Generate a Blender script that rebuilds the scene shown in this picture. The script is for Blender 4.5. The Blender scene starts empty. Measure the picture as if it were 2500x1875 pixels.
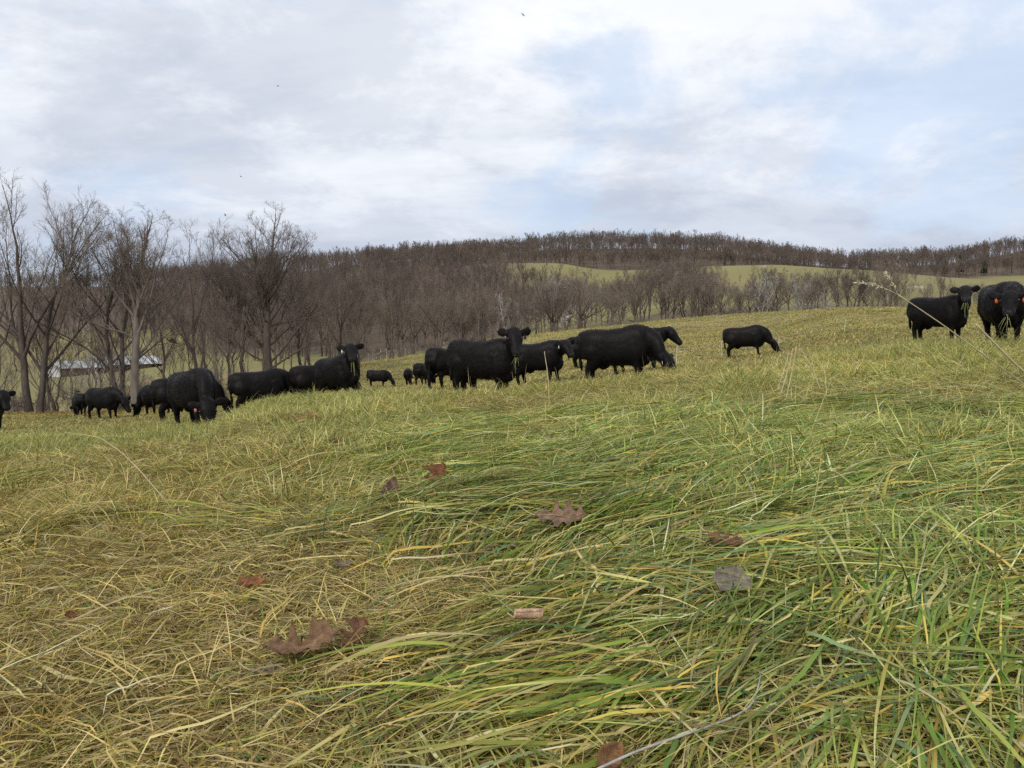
import bpy, math, random
import numpy as np
from math import radians, sin, cos, pi, atan2, sqrt, tan

# ------------------------------------------------------------------ camera, sky, sun, exposure
S = bpy.context.scene
C = S.collection
rng = np.random.default_rng(7)
random.seed(7)

F_PX, CX, CY, HOR = 1850.0, 1250.0, 937.5, 830.0          # photo pixels (2500 x 1875)
CAM_Z = 0.62
PITCH = math.atan((CY - HOR) / F_PX)
cd = bpy.data.cameras.new('camera')
cam = bpy.data.objects.new('camera', cd)
C.objects.link(cam)
cam.location = (0, 0, CAM_Z)
cam.rotation_euler = (pi / 2 - PITCH, 0, 0)
cd.sensor_width = 36
cd.lens = F_PX / 2500 * 36
cd.clip_start = 0.05
cd.clip_end = 8000
S.camera = cam

SUN_EL, SUN_AZ = 38.0, 205.0                              # azimuth clockwise from +Y: behind the camera, a bit left
world = bpy.data.worlds.new('World')
S.world = world
world.use_nodes = True


def build_world():
    nt = world.node_tree
    nt.nodes.clear()
    N = nt.nodes.new
    L = nt.links.new
    out = N('ShaderNodeOutputWorld')
    bg = N('ShaderNodeBackground')
    bg.inputs['Strength'].default_value = 0.1
    L(bg.outputs[0], out.inputs[0])
    sky = N('ShaderNodeTexSky')
    sky.sky_type = 'NISHITA'
    sky.sun_disc = False
    sky.sun_elevation = radians(SUN_EL)
    sky.sun_rotation = radians(SUN_AZ)
    sky.air_density = 1.0
    sky.dust_density = 1.5
    tc = N('ShaderNodeTexCoord')
    sp = N('ShaderNodeSeparateXYZ')
    L(tc.outputs['Generated'], sp.inputs[0])

    def M(op, a, b=None, clamp=False):
        n = N('ShaderNodeMath')
        n.operation = op
        n.use_clamp = clamp
        for i, v in enumerate((a, b)):
            if v is None:
                continue
            if isinstance(v, (int, float)):
                n.inputs[i].default_value = v
            else:
                L(v, n.inputs[i])
        return n.outputs[0]
    zz = M('ADD', M('ABSOLUTE', sp.outputs[2]), 0.24)
    u = M('DIVIDE', sp.outputs[0], zz)
    v = M('DIVIDE', sp.outputs[1], zz)
    cmb = N('ShaderNodeCombineXYZ')
    L(u, cmb.inputs[0])
    L(v, cmb.inputs[1])

    def noise(scale, detail, rough, off, dist=0.0, stretch=(1, 1, 1)):
        mp = N('ShaderNodeMapping')
        mp.inputs['Location'].default_value = off
        mp.inputs['Scale'].default_value = stretch
        L(cmb.outputs[0], mp.inputs[0])
        n = N('ShaderNodeTexNoise')
        n.inputs['Scale'].default_value = scale
        n.inputs['Detail'].default_value = detail
        n.inputs['Roughness'].default_value = rough
        n.inputs['Distortion'].default_value = dist
        L(mp.outputs[0], n.inputs['Vector'])
        return n.outputs[0]

    def ramp(fac, stops):
        r = N('ShaderNodeValToRGB')
        L(fac, r.inputs[0])
        el = r.color_ramp.elements
        while len(el) < len(stops):
            el.new(0.5)
        for e, (p, c) in zip(el, stops):
            e.position = p
            e.color = (*c, 1) if len(c) == 3 else c
        r.color_ramp.interpolation = 'EASE'
        return r.outputs[0]

    # thin blue openings, cloud deck, brighter puffs and darker undersides
    openings = noise(0.75, 12, 0.62, (17.56, 6.98, 0), 0.35)
    cover = ramp(openings, [(0.39, (0.46,) * 3), (0.49, (1,) * 3)])
    deck = noise(0.45, 10, 0.58, (15.81, 19.03, 2.0), 0.25, (0.8, 1.35, 1))
    tone = ramp(deck, [(0.31, (3.4, 3.85, 4.7)), (0.43, (4.8, 5.2, 5.9)), (0.54, (6.2, 6.45, 6.9)), (0.68, (7.4, 7.5, 7.7))])
    puffs = noise(1.7, 13, 0.66, (6.24, 15.37, 5.0), 0.2)
    pf = ramp(puffs, [(0.42, (0.90, 0.915, 0.945)), (0.60, (1.14, 1.13, 1.11))])
    mul = N('ShaderNodeMix')
    mul.data_type = 'RGBA'
    mul.blend_type = 'MULTIPLY'
    mul.inputs['Factor'].default_value = 1.0
    L(tone, mul.inputs['A'])
    L(pf, mul.inputs['B'])
    skl = N('ShaderNodeMix')
    skl.data_type = 'RGBA'
    skl.blend_type = 'MIX'
    skl.inputs['Factor'].default_value = 0.62
    L(sky.outputs[0], skl.inputs['A'])
    skl.inputs['B'].default_value = (4.5, 5.85, 8.0, 1)
    lowf = N('ShaderNodeMapRange')                       # cloud seen edge-on towards the horizon is greyer
    lowf.interpolation_type = 'SMOOTHSTEP'
    for k_, v_ in (('From Min', 0.02), ('From Max', 0.26), ('To Min', 1.0), ('To Max', 0.0)):
        lowf.inputs[k_].default_value = v_
    L(M('ABSOLUTE', sp.outputs[2]), lowf.inputs['Value'])
    grey = N('ShaderNodeMix')
    grey.data_type = 'RGBA'
    grey.blend_type = 'MULTIPLY'
    L(lowf.outputs[0], grey.inputs['Factor'])
    L(mul.outputs['Result'], grey.inputs['A'])
    grey.inputs['B'].default_value = (0.77, 0.81, 0.89, 1)
    mul = grey
    mix = N('ShaderNodeMix')
    mix.data_type = 'RGBA'
    L(cover, mix.inputs['Factor'])
    L(skl.outputs['Result'], mix.inputs['A'])
    L(mul.outputs['Result'], mix.inputs['B'])
    hz = N('ShaderNodeMix')
    hz.data_type = 'RGBA'
    L(M('MULTIPLY', lowf.outputs[0], 0.45), hz.inputs['Factor'])
    L(mix.outputs['Result'], hz.inputs['A'])
    hz.inputs['B'].default_value = (5.3, 5.65, 6.3, 1)
    L(hz.outputs['Result'], bg.inputs['Color'])


build_world()
sd = bpy.data.lights.new('sun', 'SUN')
sd.energy = 1.5
sd.angle = radians(11)
sd.color = (1.0, 0.955, 0.88)
sun = bpy.data.objects.new('sun', sd)
C.objects.link(sun)
sun.rotation_euler = (radians(90 - SUN_EL), 0, radians(180 - SUN_AZ))
S.view_settings.view_transform = 'Standard'
S.view_settings.look = 'None'
S.view_settings.exposure = 0.42
S.view_settings.gamma = 1.0
S.view_settings.use_curve_mapping = False
S.cycles.max_bounces = 4
S.cycles.diffuse_bounces = 2
S.cycles.glossy_bounces = 2
S.cycles.transmission_bounces = 2
S.cycles.transparent_max_bounces = 4
S.cycles.sample_clamp_indirect = 6.0
S.cycles.use_denoising = False                            # keeps single blades and twigs crisp


def ray(px, py):
    a, b = (px - CX) / F_PX, -(py - CY) / F_PX
    return np.array([a, cos(PITCH) + b * sin(PITCH), -sin(PITCH) + b * cos(PITCH)])


def at(px, py, D):
    r = ray(px, py)
    return np.array([0, 0, CAM_Z]) + r * (D / r[1])


# ------------------------------------------------------------------ small helpers
def smooth(a, b, x):
    t = np.clip((x - a) / (b - a), 0, 1)
    return t * t * (3 - 2 * t)


def vnoise(x, y, seed=0):
    x = np.asarray(x, float)
    y = np.asarray(y, float)
    xi, yi = np.floor(x), np.floor(y)
    xf, yf = x - xi, y - yi

    def h(i, j):
        n = np.sin(i * 127.1 + j * 311.7 + seed * 74.7) * 43758.5453
        return (n - np.floor(n)) * 2 - 1
    ux, uy = xf * xf * (3 - 2 * xf), yf * yf * (3 - 2 * yf)
    a, b, c, d = h(xi, yi), h(xi + 1, yi), h(xi, yi + 1), h(xi + 1, yi + 1)
    return (a * (1 - ux) + b * ux) * (1 - uy) + (c * (1 - ux) + d * ux) * uy


def fbm(x, y, seed=0, oct=3):
    s, a = 0, 1.0
    for k in range(oct):
        s = s + a * vnoise(x * 2 ** k + 13.7 * k, y * 2 ** k - 7.1 * k, seed + k)
        a *= 0.5
    return s / 1.75


def pchip(xk, yk, x):
    xk, yk = np.asarray(xk, float), np.asarray(yk, float)
    h = np.diff(xk)
    d = np.diff(yk) / h
    m = np.zeros(len(xk))
    for i in range(1, len(xk) - 1):
        if d[i - 1] * d[i] > 0:
            w1, w2 = 2 * h[i] + h[i - 1], h[i] + 2 * h[i - 1]
            m[i] = (w1 + w2) / (w1 / d[i - 1] + w2 / d[i])
    m[0], m[-1] = d[0], d[-1]
    x = np.clip(x, xk[0], xk[-1])
    i = np.clip(np.searchsorted(xk, x) - 1, 0, len(xk) - 2)
    t = (x - xk[i]) / h[i]
    return ((2 * t**3 - 3 * t**2 + 1) * yk[i] + (t**3 - 2 * t**2 + t) * h[i] * m[i]
            + (-2 * t**3 + 3 * t**2) * yk[i + 1] + (t**3 - t**2) * h[i] * m[i + 1])


def mesh_from(name, verts, quads=None, tris=None, cols=None, smooth_shade=False):
    me = bpy.data.meshes.new(name)
    verts = np.asarray(verts, np.float32).reshape(-1, 3)
    loops, tot = [], []
    if quads is not None and len(quads):
        q = np.asarray(quads, np.int32)
        loops.append(q.ravel())
        tot.append(np.full(len(q), 4, np.int32))
    if tris is not None and len(tris):
        t = np.asarray(tris, np.int32)
        loops.append(t.ravel())
        tot.append(np.full(len(t), 3, np.int32))
    loops, tot = np.concatenate(loops), np.concatenate(tot)
    me.vertices.add(len(verts))
    me.vertices.foreach_set('co', verts.ravel())
    me.loops.add(len(loops))
    me.loops.foreach_set('vertex_index', loops)
    me.polygons.add(len(tot))
    st = np.concatenate([[0], np.cumsum(tot)[:-1]]).astype(np.int32)
    me.polygons.foreach_set('loop_start', st)
    me.polygons.foreach_set('loop_total', tot)
    if smooth_shade:
        me.polygons.foreach_set('use_smooth', np.ones(len(tot), bool))
    me.update(calc_edges=True)
    if cols is not None:
        a = me.color_attributes.new('Col', 'FLOAT_COLOR', 'POINT')
        cc = np.ones((len(verts), 4), np.float32)
        cc[:, :3] = cols
        a.data.foreach_set('color', cc.ravel())
    return me


def obj(name, me, mat=None, parent=None, loc=None):
    o = bpy.data.objects.new(name, me)
    C.objects.link(o)
    if mat is not None and me is not None and len(me.materials) == 0:
        me.materials.append(mat)
    if parent is not None:
        o.parent = parent
    if loc is not None:
        o.location = loc
    return o


def tag(o, label=None, cat=None, group=None, kind=None):
    if label:
        o['label'] = label
    if cat:
        o['category'] = cat
    if group:
        o['group'] = group
    if kind:
        o['kind'] = kind
    return o


def norm(v):
    return v / np.maximum(np.linalg.norm(v, axis=-1, keepdims=True), 1e-9)


class Geo:
    """collects vertices, quads and triangles for one mesh"""
    def __init__(self):
        self.v, self.q, self.t, self.n = [], [], [], 0

    def add(self, v, q=None, t=None):
        self.v.append(np.asarray(v, float).reshape(-1, 3))
        if q is not None and len(q):
            self.q.append(np.asarray(q) + self.n)
        if t is not None and len(t):
            self.t.append(np.asarray(t) + self.n)
        self.n += len(self.v[-1])

    def tubes(self, P, R, sides=5, cap=False):
        """P (B,n,3) centre lines, R (B,n) radii"""
        P, R = np.asarray(P, float), np.asarray(R, float)
        B, n, _ = P.shape
        T = norm(np.gradient(P, axis=1))
        ref = np.where(np.abs(T[:, :1, 2:3]) > 0.8, np.array([[[1.0, 0.15, 0]]]), np.array([[[0.1, 0, 1.0]]]))
        e1 = norm(np.cross(T, np.broadcast_to(ref, T.shape)))
        e2 = np.cross(T, e1)
        a = np.arange(sides) / sides * 2 * pi
        V = P[:, :, None] + R[:, :, None, None] * (np.cos(a)[None, None, :, None] * e1[:, :, None] + np.sin(a)[None, None, :, None] * e2[:, :, None])
        k = np.arange(n - 1)[:, None] * sides
        s = np.arange(sides)[None]
        q = np.stack([k + s, k + (s + 1) % sides, k + sides + (s + 1) % sides, k + sides + s], -1).reshape(-1, 4)
        q = (q[None] + (np.arange(B) * n * sides)[:, None, None]).reshape(-1, 4)
        t = None
        if cap:
            t = []
            for b in range(B):
                for off in (b * n * sides, b * n * sides + (n - 1) * sides):
                    t += [[off, off + i, off + i + 1] for i in range(1, sides - 1)]
        self.add(V.reshape(-1, 3), q, t)

    def box(self, c, size, R=None):
        c, h = np.asarray(c, float), np.asarray(size, float) / 2
        v = np.array([[x, y, z] for x in (-1, 1) for y in (-1, 1) for z in (-1, 1)]) * h
        if R is not None:
            v = v @ np.asarray(R).T
        self.add(v + c, [[0, 1, 3, 2], [4, 6, 7, 5], [0, 4, 5, 1], [2, 3, 7, 6], [0, 2, 6, 4], [1, 5, 7, 3]])

    def mesh(self, name, cols=None, smooth_shade=False):
        return mesh_from(name, np.concatenate(self.v), np.concatenate(self.q) if self.q else None,
                         np.concatenate(self.t) if self.t else None, cols, smooth_shade)


# ------------------------------------------------------------------ materials
def mat(name):
    m = bpy.data.materials.new(name)
    m.use_nodes = True
    m.node_tree.nodes.clear()
    return m, m.node_tree.nodes.new, m.node_tree.links.new


def mat_simple(name, col, rough=0.8, var=0.25, scale=6.0, bump=0.0, spec=0.3, coord='Object', stretch=(1, 1, 1), metallic=0.0, vary=0.0):
    m, N, L = mat(name)
    out = N('ShaderNodeOutputMaterial')
    b = N('ShaderNodeBsdfPrincipled')
    L(b.outputs[0], out.inputs[0])
    tc = N('ShaderNodeTexCoord')
    mp = N('ShaderNodeMapping')
    mp.inputs['Scale'].default_value = stretch
    L(tc.outputs[coord], mp.inputs[0])
    n = N('ShaderNodeTexNoise')
    n.inputs['Scale'].default_value = scale
    n.inputs['Detail'].default_value = 6
    L(mp.outputs[0], n.inputs['Vector'])
    r = N('ShaderNodeValToRGB')
    c = np.array(col)
    r.color_ramp.elements[0].position = 0.3
    r.color_ramp.elements[1].position = 0.7
    r.color_ramp.elements[0].color = (*(c * (1 - var)), 1)
    r.color_ramp.elements[1].color = (*(c * (1 + var)), 1)
    L(n.outputs[0], r.inputs[0])
    src = r.outputs[0]
    if vary:
        oi = N('ShaderNodeObjectInfo')
        r2 = N('ShaderNodeValToRGB')
        r2.color_ramp.elements[0].color = (1 - vary, 1 - vary, 1 - vary * .9, 1)
        r2.color_ramp.elements[1].color = (1 + vary, 1 + vary * .92, 1 + vary * .86, 1)
        L(oi.outputs['Random'], r2.inputs[0])
        mx = N('ShaderNodeMix')
        mx.data_type = 'RGBA'
        mx.blend_type = 'MULTIPLY'
        mx.inputs['Factor'].default_value = 1
        L(src, mx.inputs['A'])
        L(r2.outputs[0], mx.inputs['B'])
        src = mx.outputs['Result']
    L(src, b.inputs['Base Color'])
    b.inputs['Roughness'].default_value = rough
    b.inputs['Specular IOR Level'].default_value = spec
    b.inputs['Metallic'].default_value = metallic
    if bump:
        bp = N('ShaderNodeBump')
        bp.inputs['Strength'].default_value = bump
        bp.inputs['Distance'].default_value = 0.02
        L(n.outputs[0], bp.inputs['Height'])
        L(bp.outputs[0], b.inputs['Normal'])
    return m


def mat_blade(name, instanced):
    m, N, L = mat(name)
    out = N('ShaderNodeOutputMaterial')
    b = N('ShaderNodeBsdfPrincipled')
    b.inputs['Roughness'].default_value = 0.55
    b.inputs['Specular IOR Level'].default_value = 0.10
    at_ = N('ShaderNodeAttribute')
    at_.attribute_name = 'Col'
    col = at_.outputs['Color']
    if instanced:
        ti = N('ShaderNodeAttribute')
        ti.attribute_type = 'INSTANCER'
        ti.attribute_name = 'tint'
        mx = N('ShaderNodeMix')
        mx.data_type = 'RGBA'
        mx.blend_type = 'MULTIPLY'
        mx.inputs['Factor'].default_value = 1
        L(col, mx.inputs['A'])
        L(ti.outputs['Color'], mx.inputs['B'])
        col = mx.outputs['Result']
    L(col, b.inputs['Base Color'])
    tr = N('ShaderNodeBsdfTranslucent')
    L(col, tr.inputs['Color'])
    ms = N('ShaderNodeMixShader')
    ms.inputs[0].default_value = 0.15
    L(b.outputs[0], ms.inputs[1])
    L(tr.outputs[0], ms.inputs[2])
    L(ms.outputs[0], out.inputs[0])
    return m


def mat_attr(name, rough=0.8, spec=0.2, nscale=0, nvar=0.2, bump=0.0, sheen=0.0):
    """colour from the mesh's own Col attribute, broken up by noise"""
    m, N, L = mat(name)
    out = N('ShaderNodeOutputMaterial')
    b = N('ShaderNodeBsdfPrincipled')
    L(b.outputs[0], out.inputs[0])
    a = N('ShaderNodeAttribute')
    a.attribute_name = 'Col'
    col = a.outputs['Color']
    if nscale:
        tc = N('ShaderNodeTexCoord')
        n = N('ShaderNodeTexNoise')
        n.inputs['Scale'].default_value = nscale
        n.inputs['Detail'].default_value = 8
        n.inputs['Roughness'].default_value = 0.65
        L(tc.outputs['Object'], n.inputs['Vector'])
        mr = N('ShaderNodeMapRange')
        mr.inputs['From Min'].default_value = 0.3
        mr.inputs['From Max'].default_value = 0.7
        mr.inputs['To Min'].default_value = 1 - nvar
        mr.inputs['To Max'].default_value = 1 + nvar
        L(n.outputs[0], mr.inputs['Value'])
        mx = N('ShaderNodeMix')
        mx.data_type = 'RGBA'
        mx.blend_type = 'MULTIPLY'
        mx.inputs['Factor'].default_value = 1
        L(col, mx.inputs['A'])
        L(mr.outputs[0], mx.inputs['B'])
        col = mx.outputs['Result']
        if bump:
            bp = N('ShaderNodeBump')
            bp.inputs['Strength'].default_value = bump
            bp.inputs['Distance'].default_value = 0.02
            L(n.outputs[0], bp.inputs['Height'])
            L(bp.outputs[0], b.inputs['Normal'])
    L(col, b.inputs['Base Color'])
    b.inputs['Roughness'].default_value = rough
    b.inputs['Specular IOR Level'].default_value = spec
    if sheen:
        b.inputs['Sheen Weight'].default_value = sheen
        b.inputs['Sheen Roughness'].default_value = 0.5
        b.inputs['Sheen Tint'].default_value = (0.5, 0.42, 0.38, 1)
    return m


M_BLADE = mat_blade('grass_blade', False)
M_CLUMP = mat_blade('grass_clump', True)
M_COAT = mat_attr('black_coat', 0.52, 0.13, 22, 0.5, 0.22, 0.0)
M_HAIR = mat_simple('black_hair', (0.006, 0.005, 0.0048), 0.7, 0.3, 30, spec=0.12)
M_EYE = mat_simple('eye', (0.008, 0.006, 0.005), 0.12, 0.1, 8, spec=0.6)
M_BARK = mat_simple('bark', (0.115, 0.092, 0.075), 0.9, 0.35, 5.0, 0.6, 0.1, stretch=(1, 1, 0.25), vary=.32)
M_BARK_GREY = mat_simple('bark_grey', (0.160, 0.136, 0.113), 0.9, 0.35, 5.0, 0.6, 0.1, stretch=(1, 1, 0.25), vary=.32)
M_TWIG = mat_simple('twig', (0.205, 0.166, 0.133), 0.85, 0.25, 1.2, 0, 0.1, vary=.32)
M_TWIG_RED = mat_simple('twig_red', (0.215, 0.158, 0.124), 0.85, 0.25, 1.2, 0, 0.1, vary=.32)
M_PALE = mat_simple('pale_bark', (0.46, 0.43, 0.38), 0.85, 0.3, 2.5, 0.2, 0.1, stretch=(1, 1, 0.4))
M_FAR = mat_simple('far_twig', (0.160, 0.128, 0.104), 0.9, 0.3, 0.35, 0, 0.05, vary=.32)
M_CONIFER = mat_simple('conifer', (0.030, 0.042, 0.026), 0.85, 0.4, 1.0, 0, 0.1)
M_POST = mat_simple('post_wood', (0.27, 0.235, 0.195), 0.9, 0.3, 9, 0.4, 0.15, stretch=(1, 1, 0.2))
M_WIRE = mat_simple('wire', (0.30, 0.30, 0.30), 0.5, 0.15, 5, metallic=0.6)
M_TAPE = mat_simple('poly_wire', (0.72, 0.70, 0.62), 0.7, 0.1, 5)
M_ROOF = mat_simple('metal_roof', (0.50, 0.50, 0.49), 0.6, 0.25, 0.5, 0, 0.15)
M_BOARD = mat_simple('barn_board', (0.22, 0.165, 0.125), 0.9, 0.35, 1.2, 0.3, 0.1, stretch=(1, 1, 0.2))
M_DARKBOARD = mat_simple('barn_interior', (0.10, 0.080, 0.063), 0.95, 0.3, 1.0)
M_STRAW = mat_simple('dry_stalk', (0.50, 0.42, 0.25), 0.65, 0.22, 12, 0, 0.25, stretch=(1, 1, 1))
M_GREYSTEM = mat_simple('grey_stem', (0.42, 0.38, 0.33), 0.75, 0.25, 30, 0.2, 0.2)
M_SEED = mat_simple('seed_head', (0.58, 0.50, 0.36), 0.8, 0.2, 60, 0.3, 0.1)
M_LEAF = mat_attr('dead_leaf', 0.6, 0.12, 60, 0.5, 0.6)
M_BIRD = mat_simple('bird', (0.02, 0.02, 0.022), 0.8, 0.2, 5)


# ------------------------------------------------------------------ the lay of the land
# per column of the view: (distance forward, photo row of the ground there) or (distance, None, height)
COLS = {
    -1500: [(2, None, -.16), (5, None, -.5), (10, None, -1.2), (24, None, -3.0), (42, None, -4.6), (80, None, -8.5), (150, None, -11), (250, None, -8), (400, None, 8), (600, None, 34), (1000, None, 40)],
    -600: [(2, None, -.13), (5, None, -.42), (10, None, -1.05), (24, None, -2.7), (42, None, -4.2), (80, None, -8.5), (150, None, -10.5), (250, None, -8), (400, None, 10), (560, None, 36), (1000, None, 40)],
    0: [(2, None, -.08), (5, None, -.3), (10, None, -.82), (24, 1052), (36, 1022), (42, 1014), (48, None, -4.4), (80, None, -8), (150, None, -10.2), (200, 920), (300, 852), (400, 770), (520, 700), (700, None, 36), (1000, None, 30)],
    250: [(2, None, -.06), (5, None, -.26), (10, None, -.78), (18, None, -1.62), (31, 1026), (42, 1012), (48, None, -4.0), (80, None, -7), (150, None, -9.0), (200, 914), (300, 850), (400, 775), (520, 700), (700, None, 38), (1000, None, 30)],
    480: [(2, None, -.05), (5, None, -.22), (10, None, -.74), (14, None, -1.12), (18, 1042), (26, 1018), (34, 1003), (45, 985), (60, 962), (90, None, -5.0), (150, None, -6.6), (200, 896), (300, 830), (400, 760), (520, 695), (700, None, 42), (1000, None, 35)],
    660: [(2, None, -.03), (5, None, -.1), (10, None, -.34), (15.5, 990), (22.5, 1009), (34, 992), (45, 972), (60, 945), (90, 915), (150, 893), (210, 873), (300, 800), (400, 730), (540, 668), (700, None, 48), (1000, None, 45)],
    820: [(2, None, -.02), (5, None, -.08), (10, None, -.28), (15, 978), (22, 986), (34, 975), (58, 945), (85, 905), (110, 892), (150, 886), (220, 866), (300, 790), (400, 722), (540, 662), (720, 660), (1000, None, 40)],
    960: [(2, None, -.01), (5, None, -.06), (10, None, -.24), (16, 972), (24, 962), (40, 953), (58, 946), (85, 905), (115, 876), (150, 878), (220, 862), (300, 785), (400, 715), (540, 655), (720, 650), (1000, None, 40)],
    1185: [(2, None, 0), (5, None, -.03), (10, None, -.17), (17, 979), (24, 952), (40, 925), (70, 880), (145, 834), (170, None, -1.5), (230, None, 0), (300, 775), (380, 690), (430, 640), (480, None, 42), (560, 645), (720, 636), (1000, None, 40)],
    1350: [(2, None, .01), (5, None, 0), (10, None, -.1), (18, 951), (23, 935), (45, 882), (70, 852), (130, 812), (160, None, 0.5), (230, None, 4), (300, 760), (380, 690), (435, 641), (480, None, 44), (560, 648), (720, 614), (1000, None, 40)],
    1520: [(2, None, .03), (5, None, .03), (10, None, 0.0), (18.8, 941), (30, 894), (60, 838), (120, 796), (150, None, 2.0), (220, None, 7), (300, 748), (400, 685), (460, 660), (500, None, 42), (570, 652), (720, 610), (1000, None, 40)],
    1700: [(2, None, .045), (5, None, .06), (10, None, .08), (18, 915), (32, 881), (60, 825), (115, 778), (150, None, 2.8), (220, 745), (300, 715), (380, 668), (430, 650), (500, None, 43), (570, 650), (720, 611), (1000, None, 40)],
    1850: [(2, None, .06), (5, None, .09), (10, None, .14), (18, 899), (32, 872), (60, 817), (110, 768), (150, None, 3.0), (220, 742), (300, 705), (380, 660), (425, 647), (500, None, 42), (580, 652), (720, 634), (1000, None, 40)],
    2080: [(2, None, .08), (5, None, .14), (10, None, .27), (22, 848), (45, 802), (100, 759), (140, None, 3.5), (220, 738), (300, 702), (380, 672), (430, 658), (500, None, 38), (580, 672), (720, 656), (1000, None, 40)],
    2290: [(2, None, .1), (5, None, .19), (10, None, .38), (22.5, 837), (45, 793), (95, 756), (140, None, 3.8), (220, 735), (300, 700), (360, 684), (430, 678), (520, None, 36), (580, 668), (720, 650), (1000, None, 40)],
    2480: [(2, None, .11), (5, None, .23), (10, None, .46), (17, 842), (30, 802), (90, 754), (140, None, 4.2), (220, 735), (300, 704), (380, 690), (440, 682), (520, 676), (600, 665), (720, 616), (1000, None, 40)],
    3100: [(2, None, .15), (5, None, .33), (10, None, .7), (17, None, 1.3), (30, None, 2.2), (90, None, 5.5), (140, None, 5.5), (220, None, 11), (300, None, 20), (440, None, 34), (600, None, 52), (720, None, 86), (1000, None, 95)],
    4000: [(2, None, .17), (5, None, .4), (10, None, .85), (17, None, 1.6), (30, None, 2.8), (90, None, 6.5), (140, None, 6.5), (220, None, 12), (440, None, 34), (600, None, 52), (720, None, 80), (1000, None, 90)],
}
LR = np.linspace(math.log(0.6), math.log(4000), 420)
_az, _rows = [], []
for px_, lst in sorted(COLS.items()):
    az = math.atan((px_ - CX) / F_PX)
    rs, zs = [0.6], [0.0]
    for e in lst:
        D = e[0]
        z = e[2] if e[1] is None else at(px_, e[1], D)[2]
        rs.append(D / cos(az))
        zs.append(z)
    rs.append(4200)
    zs.append(zs[-1])
    _az.append(az)
    _rows.append(pchip(np.log(rs), zs, LR))
_rows = np.array(_rows)
AZG = np.linspace(_az[0], _az[-1], 300)
ZT = np.array([pchip(_az, _rows[:, j], AZG) for j in range(len(LR))]).T      # (az, r)
for _ in range(3):                                                            # soften creases
    p = np.pad(ZT, ((1, 1), (1, 1)), 'edge')
    ZT = 0.4 * ZT + 0.15 * (p[:-2, 1:-1] + p[2:, 1:-1] + p[1:-1, :-2] + p[1:-1, 2:])


def ground(x, y, micro=True):
    x = np.asarray(x, float)
    y = np.asarray(y, float)
    r = np.maximum(np.hypot(x, y), 0.3)
    az = np.arctan2(x, y)
    fi = np.clip((az - AZG[0]) / (AZG[1] - AZG[0]), 0, len(AZG) - 1.001)
    fj = np.clip((np.log(r) - LR[0]) / (LR[1] - LR[0]), 0, len(LR) - 1.001)
    i, j = fi.astype(int), fj.astype(int)
    a, b = fi - i, fj - j
    z = (ZT[i, j] * (1 - a) + ZT[i + 1, j] * a) * (1 - b) + (ZT[i, j + 1] * (1 - a) + ZT[i + 1, j + 1] * a) * b
    back = smooth(1.05, 2.2, np.abs(az))
    z = z * (1 - back) + back * (x * 0.06 * np.exp(-r / 300.0))
    if micro:
        z = z + 0.042 * fbm(x * 1.5, y * 1.5, 3, 2) * smooth(0.4, 1.2, r) * (1 - smooth(8, 30, r))
        z = z + 0.07 * fbm(x * 0.45, y * 0.45, 5, 2) * smooth(2.5, 7, r) * (1 - smooth(60, 140, r))
        z = z + 0.5 * fbm(x * 0.02, y * 0.02, 9, 3) * smooth(150, 260, r)
    return z


def greenness(x, y):
    """1 = green lodged grass, 0 = brown thatch"""
    D = np.hypot(x, y)
    xb = 0.12 - 0.42 * (D - 1.45)
    g = smooth(-0.45, 0.55, x - xb + 0.45 * fbm(x * 1.3, y * 1.3, 21, 3))
    far = 0.60 + 0.55 * fbm(x * 0.30, y * 0.30, 31, 3)
    w = smooth(3.2, 10, D)
    return np.clip(g * (1 - w) + far * w, 0, 1)


def pxD(x, y):
    return CX + F_PX * x / np.maximum(y, 0.01), y


def wooded(x, y):
    """where leaf litter and wood cover the ground"""
    px, D = pxD(x, y)
    j = fbm(x * 0.03, y * 0.03, 41, 3)
    m = np.zeros_like(D)
    m = np.maximum(m, smooth(225, 255, D + 25 * j) * (1 - smooth(1180, 1330, px + 60 * j)) * smooth(420, 560, px + 60 * j))
    m = np.maximum(m, smooth(330, 360, D + 25 * j) * (1 - smooth(420, 560, px)))
    m = np.maximum(m, smooth(535, 550, D + 8 * j) * smooth(1000, 1200, px))
    m = np.maximum(m, smooth(41.5, 43.5, D + 1.2 * j) * (1 - smooth(60, 70, D)) * (1 - smooth(300, 480, px)))
    m = np.maximum(m, 0.8 * smooth(130, 140, D) * (1 - smooth(200, 215, D)) * smooth(1150, 1300, px))
    return m


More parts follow.
